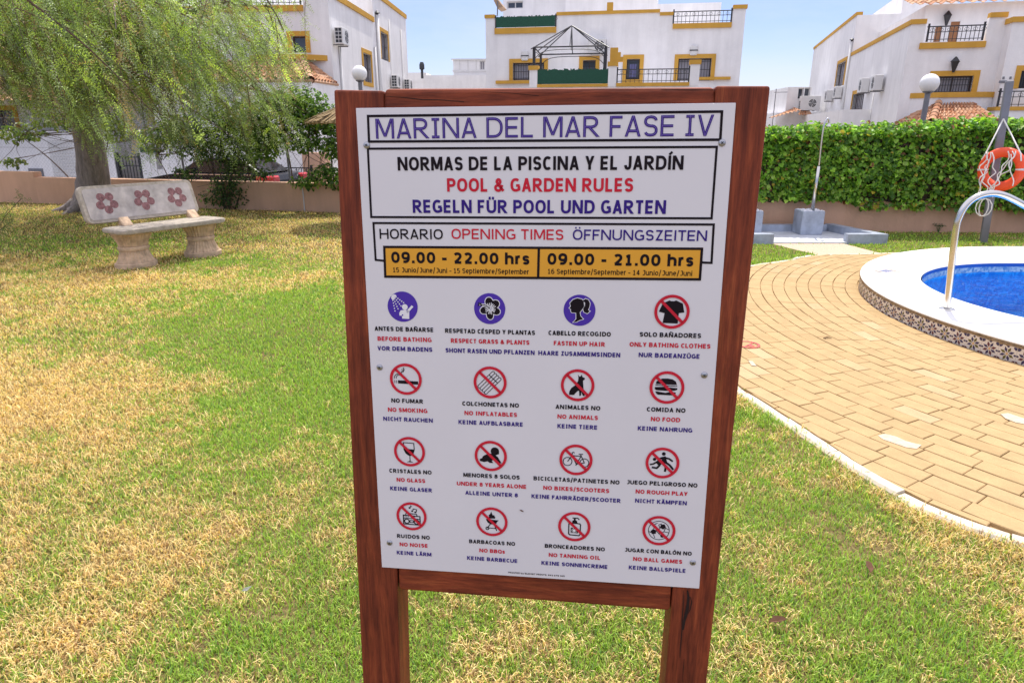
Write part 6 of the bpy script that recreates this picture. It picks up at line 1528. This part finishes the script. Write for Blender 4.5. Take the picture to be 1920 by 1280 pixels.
zb_ = LFq.px(560, 12)[1]; facade(b, LFq, -11, 0, STREET, zb_, [of]); b.box(LFq, -.9, -.001, -.2, -.002, zb_, z1-.001); b.box(LFq, -11, -9, -.2, 0, zb_, z1)
b.box(LS, .2, uj, -.2, -.003, zb_, z1-.002)
b.poly([LFq.p(-11, -.2, zb_), LFq.p(0, -.2, zb_), LFq.p(0, -uj, zb_), LFq.p(-11, -uj, zb_)])
b.poly([LFq.p(-11, -uj, zb_-.2), LFq.p(0, -uj, zb_-.2), LFq.p(0, -uj, z2), LFq.p(-11, -uj, z2)])
b.poly([LFq.p(-11, -uj, z2), LFq.p(0, -uj, z2), LFq.p(0, -ue_, z2), LFq.p(-11, -ue_, z2)]); b.poly([LFq.p(-11, 0, STREET), LFq.p(-11, -ue_, STREET), LFq.p(-11, -ue_, z2), LFq.p(-11, 0, z2)]); b.poly([LFq.p(-11, -ue_, STREET), LFq.p(0, -ue_, STREET), LFq.p(0, -ue_, z2), LFq.p(-11, -ue_, z2)])
b.build('wall', M['white'], hl, fix=False)
for q in ((LS, -.05, uj-.003, -.24, .06, z1, z1+.2), (LS, uj, ue_, -.24, .06, z2, z2+.2), (LFq, -9, -.9, -.2, .08, zb_-.16, zb_+.03)): b = MB(); b.box(*q); b.build('ochre_trim', M['yellow'], hl)
b = MB()
zb2 = LFq.px(560, 108, .4)[1]; LP = Frame(LFq.O, LFq.U, (0, 0, 1), LFq.D); b.prism(LP, [(of[0]-1.6, .003), (of[0]-1.0, .5), (of[1]+.05, .5), (of[1]+.75, .003)], zb2-.08, zb2+.10)
b.build('ochre_trim', M['yellow'], hl)
railing(LFq, hl, -8.9, -1.0, zb_+.06, zb_+.95, -.05, 40)
window(LS, hl, o1, 0, .16, bars=5, style='grey', mull=0, sill=True); window(LS, hl, o2, 0, .16, bars=5, style='grey', mull=0, sill=False); window(LFq, hl, of, 0, .16, bars=0, style='dark', mull=0)
for x, y in ((588, 290), (1012, 640), (1108, 668)): u, z = LS.px(*zw_(x, y), .25); aircon(LS, hl, u, z)
u = LS.px(*zw_(866, 400))[0]; zt_ = LS.px(*zw_(866, 130))[1]; pipe(hl, [LS.p(u, .08, STREET), LS.p(u, .08, zt_)], .08); b = MB(); b.lathe(LS.p(u, .08, zt_), [(.06, 0), (.06, .05), (.14, .08), (.03, .18)], 0, 10); b.build('vent_cowl', M['dark'], hl)
u = LS.px(*zw_(838, 380))[0]; pipe(hl, [LS.p(u, .06, STREET), LS.p(u, .06, LS.px(*zw_(838, 370))[1])], .05)
for x, y in ((962, 160), (1055, 240)): u = LS.px(*zw_(x, y+200))[0]; pipe(hl, [LS.p(u, .03, STREET), LS.p(u, .03, LS.px(*zw_(x, y))[1])], .025, 'conduit')
u = LS.px(*zw_(570, 500))[0]; pipe(hl, [LS.p(u, .05, STREET), LS.p(u, .05, LS.px(*zw_(570, 350))[1])], .05)
# porch with tiled hip roof
ap = LFq.px(566, 111, .6); er = LFq.px(627, 163, .2); ec = LFq.px(583, 150, 2.4)
zE = ec[1]; zT = ap[1]-.05; cr = LFq.p(ec[0]+.0, 2.4, zE)
b = MB(); l0 = LFq.p(ec[0]-5.5, 2.4, zE); tl = LFq.p(ap[0]-5.5, .5, zT); tr_ = LFq.p(ap[0], .5, zT); rs = LFq.p(er[0]+.1, .1, zE)
tiles(b, l0, cr, tr_, tl, 22, 6, .075); tiles(b, cr, rs, tr_-LFq.D*.4, tr_, 9, 6, .07); ridge(b, cr, tr_+V3(0, 0, .05), .12, 6); b.build('porch_roof', M['terracotta'], hl, fix=False)
b = MB(); c_ = [l0, cr, rs]; b.add([V3(q[0], q[1], STREET) for q in c_]+[V3(q[0], q[1], zE-.03) for q in c_], [(0, 1, 4, 3), (1, 2, 5, 4), (3, 4, 5)]); b.build('porch_wall', M['white'], hl, fix=False)
b = MB(); b.tube([l0-V3(0, 0, .02), cr-V3(0, 0, .02)], .05, 0, 6); b.tube([cr-V3(0, 0, .02), rs-V3(0, 0, .02)], .05, 0, 6); b.build('eave', M['terracotta'], hl)
# ---- further house at the far left behind the tree
t = thing('terraced_house', 'white house with tiled porch roof half hidden behind the pepper tree at the far left', 'house', (-17.5, 28, STREET))
TF = Frame((-17.5, 27.0, 0), (1, .0, 0)); TF.D = V3(0, -1, 0)
wn = [(-2.8, -1.6, 1.0, 2.2), (1.0, 2.2, 1.0, 2.2), (-2.6, -1.4, 4.2, 5.4), (1.2, 2.4, 4.2, 5.4)]
b = MB(); facade(b, TF, -6, 4.8, STREET, 6.6, wn)
for u in (-6, 4.8): b.poly([TF.p(u, 0, STREET), TF.p(u, -8, STREET), TF.p(u, -8, 6.6), TF.p(u, 0, 6.6)])
b.poly([TF.p(-6, 0, 6.6), TF.p(4.8, 0, 6.6), TF.p(4.8, -8, 6.6), TF.p(-6, -8, 6.6)]); b.poly([TF.p(-6, -8, STREET), TF.p(4.8, -8, STREET), TF.p(4.8, -8, 6.6), TF.p(-6, -8, 6.6)]); b.build('wall', M['white'], t, fix=False)
for q in wn: window(TF, t, q, 0, .16, bars=6, style='dark', sill=True)
b = MB(); tiles(b, TF.p(-6, 2.2, 2.45), TF.p(4.8, 2.2, 2.45), TF.p(4.8, .05, 3.4), TF.p(-6, .05, 3.4), 32, 6, .075); b.build('porch_roof', M['terracotta'], t, fix=False)
b = MB(); b.box(TF, -6, 4.8, -.2, .06, 6.6, 6.8); b.build('ochre_trim', M['yellow'], t)
# ---- white block behind the gap
t = thing('far_white_block', 'plain low white building with a box room seen far off between the two houses', 'building', (*dep(840, 160, 46)[:2], STREET))
WF = Frame((*dep(840, 160, 46)[:2], 0), (1, -.03, 0)); WF.D = V3(-.03, -1, 0)
q = rect(WF, *zw_(1100, 590), *zw_(1760, 700)); q2 = rect(WF, *zw_(1460, 472), *zw_(1760, 580), -.5); pw = rect(WF, *zw_(1668, 480), *zw_(1706, 548), -.5); 
b = MB(); b.box(WF, q[0]-3, q[1], -8, 0, STREET, q[3]); b.box(WF, q[0]-3.2, WF.px(*zw_(1250, 580))[0], -7.8, .02, q[3]-.4, WF.px(*zw_(1200, 570))[1]); facade(b, WF, q2[0], q2[1]+2, q[3]-.1, q2[3], [pw], -.5)
b.poly([WF.p(q2[0], -.5, q2[3]), WF.p(q2[1]+2, -.5, q2[3]), WF.p(q2[1]+2, -5, q2[3]), WF.p(q2[0], -5, q2[3])]); b.poly([WF.p(q2[0], -.5, q[3]-.1), WF.p(q2[0], -5, q[3]-.1), WF.p(q2[0], -5, q2[3]), WF.p(q2[0], -.5, q2[3])])
b.build('wall', M['white'], t, fix=False); window(WF, t, pw, -.5, 0, bars=0, style='grey', frame='plastic', mull=1)
b = MB(); e = WF.px(*zw_(1460, 472), -.45); b.box(WF, q2[0]-.1, q2[1]+2, -5, -.4, q2[3], q2[3]+.08)
for x in (1510, 1575, 1640): u = WF.px(*zw_(x, 500), -.5)[0]; b.box(WF, u-.03, u+.03, -.5, -.47, q[3]+.3, q2[3])
b.box(WF, q2[0]-.05, q2[1]+2, -.6, -.42, WF.px(*zw_(1600, 556), -.5)[1]-.06, WF.px(*zw_(1600, 556), -.5)[1]+.05); b.build('cladding_strip', M['plastic'], t)
c = dep(*zw_(1216, 562), 45); b = MB(); b.lathe(c-V3(0, 0, .4), [(.08, 0), (.08, .5), (.16, .55), (.16, .8), (.1, .95)], 0, 10); b.build('chimney_cowl', M['dark'], t)

# ------------------------------------------------------------------ the street on the left: road, front walls, gate, car
b = MB(); P0, P1 = V3(-40, wallL(-40)+2.2), V3(14, wallL(14)+2.2); nn = V3(.238, .971); b.poly([(*P0, STREET+.004), (*P1, STREET+.004), (*(P1+nn*5.6), STREET+.004), (*(P0+nn*5.6), STREET+.004)]); struct(b.build('road', M['asphalt'], fix=False))
b = MB(); Q0, Q1 = P0+nn*5.6, P1+nn*5.6; b.slab([tuple(Q0), tuple(Q1), tuple(Q1+nn*1.3), tuple(Q0+nn*1.3)], STREET-.02, STREET+.13); struct(b.build('pavement', M['kerb']))
GW = Frame((0, wallL(0)+2.2+7.0, 0), (.971, -.238, 0)); GW.D = V3(-.238, -.971, 0)
def gu(px): return GW.px(px, 300)[0]
ug0, ug1, ue2 = gu(215), gu(263), gu(640)
zw1 = GW.px(240, 262)[1]
def fwall(u0, u1, h, label, lattice=None):
    b = MB(); b.box(GW, u0, u1, -.2, 0, STREET, h); t = thing('front_wall', label, 'wall', GW.p((u0+u1)/2, 0, STREET)); b.build('wall', M['white'], t)
    return t
hw = GW.px(100, 246)[1]
t = fwall(-30, ug0-.02, hw, 'white front garden wall with openwork panel left of the black gate across the street')
o = rect(GW, 95, 262, 143, 334, .0); b = MB()
nn_ = 14
for i in range(10):
    for j in range(12): 
        u, z = o[0]+(o[1]-o[0])*(i+.5)/10, o[2]+(o[3]-o[2])*(j+.5)/12; s2 = (o[1]-o[0])/10*.42
        b.add([GW.p(u-s2, .02, z), GW.p(u, .05, z-s2*1.2), GW.p(u+s2, .02, z), GW.p(u, .05, z+s2*1.2)], [(0, 1, 2, 3)])
b.build('openwork_panel', M['plastic'], t, fix=False)
o = rect(GW, 57, 316, 82, 334); b = MB(); b.box(GW, o[0], o[1], 0, .06, o[2], o[3]); b.build('meter_box', M['galv'], t)
t = fwall(ug1+.02, gu(292), GW.px(280, 280)[1], 'white gate pillar right of the black gate across the street')
b = MB(); o = rect(GW, 262, 276, 293, 286, .05); b.box(GW, o[0], o[1], -.24, .05, o[2], o[3]); b.build('cap', M['green_screen'], t)
t = fwall(gu(292)+.02, ue2+6, GW.px(330, 318)[1], 'low white front wall behind the parked black car')
g = thing('iron_gate', 'black iron bar gate between white pillars across the street', 'gate', GW.p((ug0+ug1)/2, 0, STREET))
zg = GW.px(240, 292)[1]; b = MB()
for u in (ug0+.05, ug1-.05): b = MB(); b.box(GW, u-.05, u+.05, -.12, -.02, STREET, zg+.1); b.build('gate_post', M['iron'], g)
b = MB()
for k in range(7): u = ug0+.15+(ug1-ug0-.3)*k/6; b.box(GW, u-.011, u+.011, -.08, -.06, STREET+.1, zg)
for z in (STREET+.25, (STREET+zg)/2+.2, zg-.05): b.box(GW, ug0+.1, ug1-.1, -.085, -.055, z-.015, z+.015)
b.build('bar_panel', M['iron'], g)
b = MB(); GW2 = GW.at(0, -3.2, 0); b.box(GW2, -30, ug1+1, -.2, 0, STREET, 1.2); tag(b.build('house_front_wall', M['white'], None, base=GW2.p(-12, 0, STREET)), 'white rendered wall seen through the bars of the black gate', 'wall')
# black railing on the salmon pillar near the sign
fr = thing('street_railing', 'short black railing by the ochre pillar behind the climber left of the sign', 'railing', GW.p(gu(575), .6, STREET))
railing(GW, fr, gu(545), gu(600), STREET+.5, GW.px(570, 312)[1], .6, 6, 'bars')
b = MB(); o = rect(GW, 575, 286, 618, 330, .2); b.box(GW, o[0], o[1], .15, .45, STREET, o[3]); tag(b.build('gate_pillar', M['salmon'], None, base=GW.p((o[0]+o[1])/2, .3, STREET)), 'salmon rendered pillar behind the climber left of the sign', 'pillar')
# parked car: nose to the left
CX = Frame((*dep(419, 330, 19.4)[:2], STREET+.005), (.971, -.238, 0)); CX.D = V3(-.238, -.971, 0)
car = thing('parked_car', 'black saloon car parked behind the left garden wall, seen through the shrubs', 'car', CX.O)
Lc, Wc = 4.3, 1.76
side = [(u_, z_*.9) for u_, z_ in [(-2.15, .38), (-2.15, .62), (-2.02, .76), (-1.2, .92), (-.95, .95), (1.55, .98), (2.02, .94), (2.14, .78), (2.15, .36), (1.75, .22), (-1.8, .22)]]
roof = [(u_, z_*.9) for u_, z_ in [(-.98, .95), (-.35, 1.32), (.0, 1.42), (.55, 1.45), (1.1, 1.40), (1.72, .98)]]
Z9 = CX.Z*.9
def loft(b, secs, m=0):
    n = len(secs[0]); b.add([p for s_ in secs for p in s_], [(i*n+k, i*n+(k+1) % n, (i+1)*n+(k+1) % n, (i+1)*n+k) for i in range(len(secs)-1) for k in range(n)]+[tuple(range(n))[::-1], tuple(range((len(secs)-1)*n, len(secs)*n))], m)
b = MB(); cu_ = np.mean(side, 0)
loft(b, [[CX.p(cu_[0]+(u-cu_[0])*s_, w_, cu_[1]+(z-cu_[1])*(.9+.1*s_)) for u, z in side] for w_, s_ in ((-.88, .955), (-.84, .985), (-.7, 1), (.7, 1), (.84, .985), (.88, .955))])
loft(b, [[CX.p(u*(1 if abs(w_) < .6 else .97), w_*(1-.0*(z-1)), z-(.03 if abs(w_) > .6 else 0)) for u, z in roof] for w_ in (-.66, -.56, .56, .66)])
body = b.build('body', M['car'], car, smooth=False); bevel(body, .02, 2)
CX.Z = Z9; b = MB(); dw_ = .668
for q in ([(-.78, .99), (-.3, 1.28), (.18, 1.36), (.18, .99)], [(.24, .99), (.24, 1.36), (.6, 1.38), (1.0, 1.34), (1.42, .99)]): b.poly([CX.p(u, dw_, z) for u, z in q])
b.build('side_window', M['car_glass'], car, fix=False)
b = MB(); b.poly([CX.p(u, w_, z) for u, w_, z in ((-.95, -.6, .985), (-.95, .6, .985), (-.36, .55, 1.335), (-.36, -.55, 1.335))]); b.build('windscreen', M['car_glass'], car, fix=False)
b = MB(); b.poly([CX.p(u, w_, z) for u, w_, z in ((1.73, -.6, 1.0), (1.73, .6, 1.0), (1.14, .55, 1.40), (1.14, -.55, 1.40))]); b.build('rear_window', M['car_glass'], car, fix=False)
b = MB(); b.box(CX, -.9, 1.5, .862, .889, .935, .955); b.build('trim_strip', M['steel'], car)
for s_ in (-1, 1):
    b = MB(); b.box(CX, 1.62, 2.16, s_*.72-.16, s_*.72+.19, .68, .93, 0, .04); b.build('tail_light', M['red_light'], car)
    for u in (-1.35, 1.32):
        b = MB(); W2 = Frame(CX.p(u, s_*.80, .355), CX.U, CX.Z, CX.D*s_); b.lathe(W2.O, [(.20, -.1), (.31, -.1), (.325, -.06), (.325, .06), (.31, .095), (.2, .1)], 0, 24, F=W2); wh = b.build('wheel', M['rubber'], car)
        b = MB(); b.lathe(W2.O, [(.19, .101), (.17, .07), (.05, .09), (.02, .095)], 0, 20, F=W2); b.build('rim', M['steel'], wh)
b = MB(); b.box(CX, -.72, -.55, .89, 1.05, .98, 1.1, 0, .03); b.build('mirror', M['car'], car)
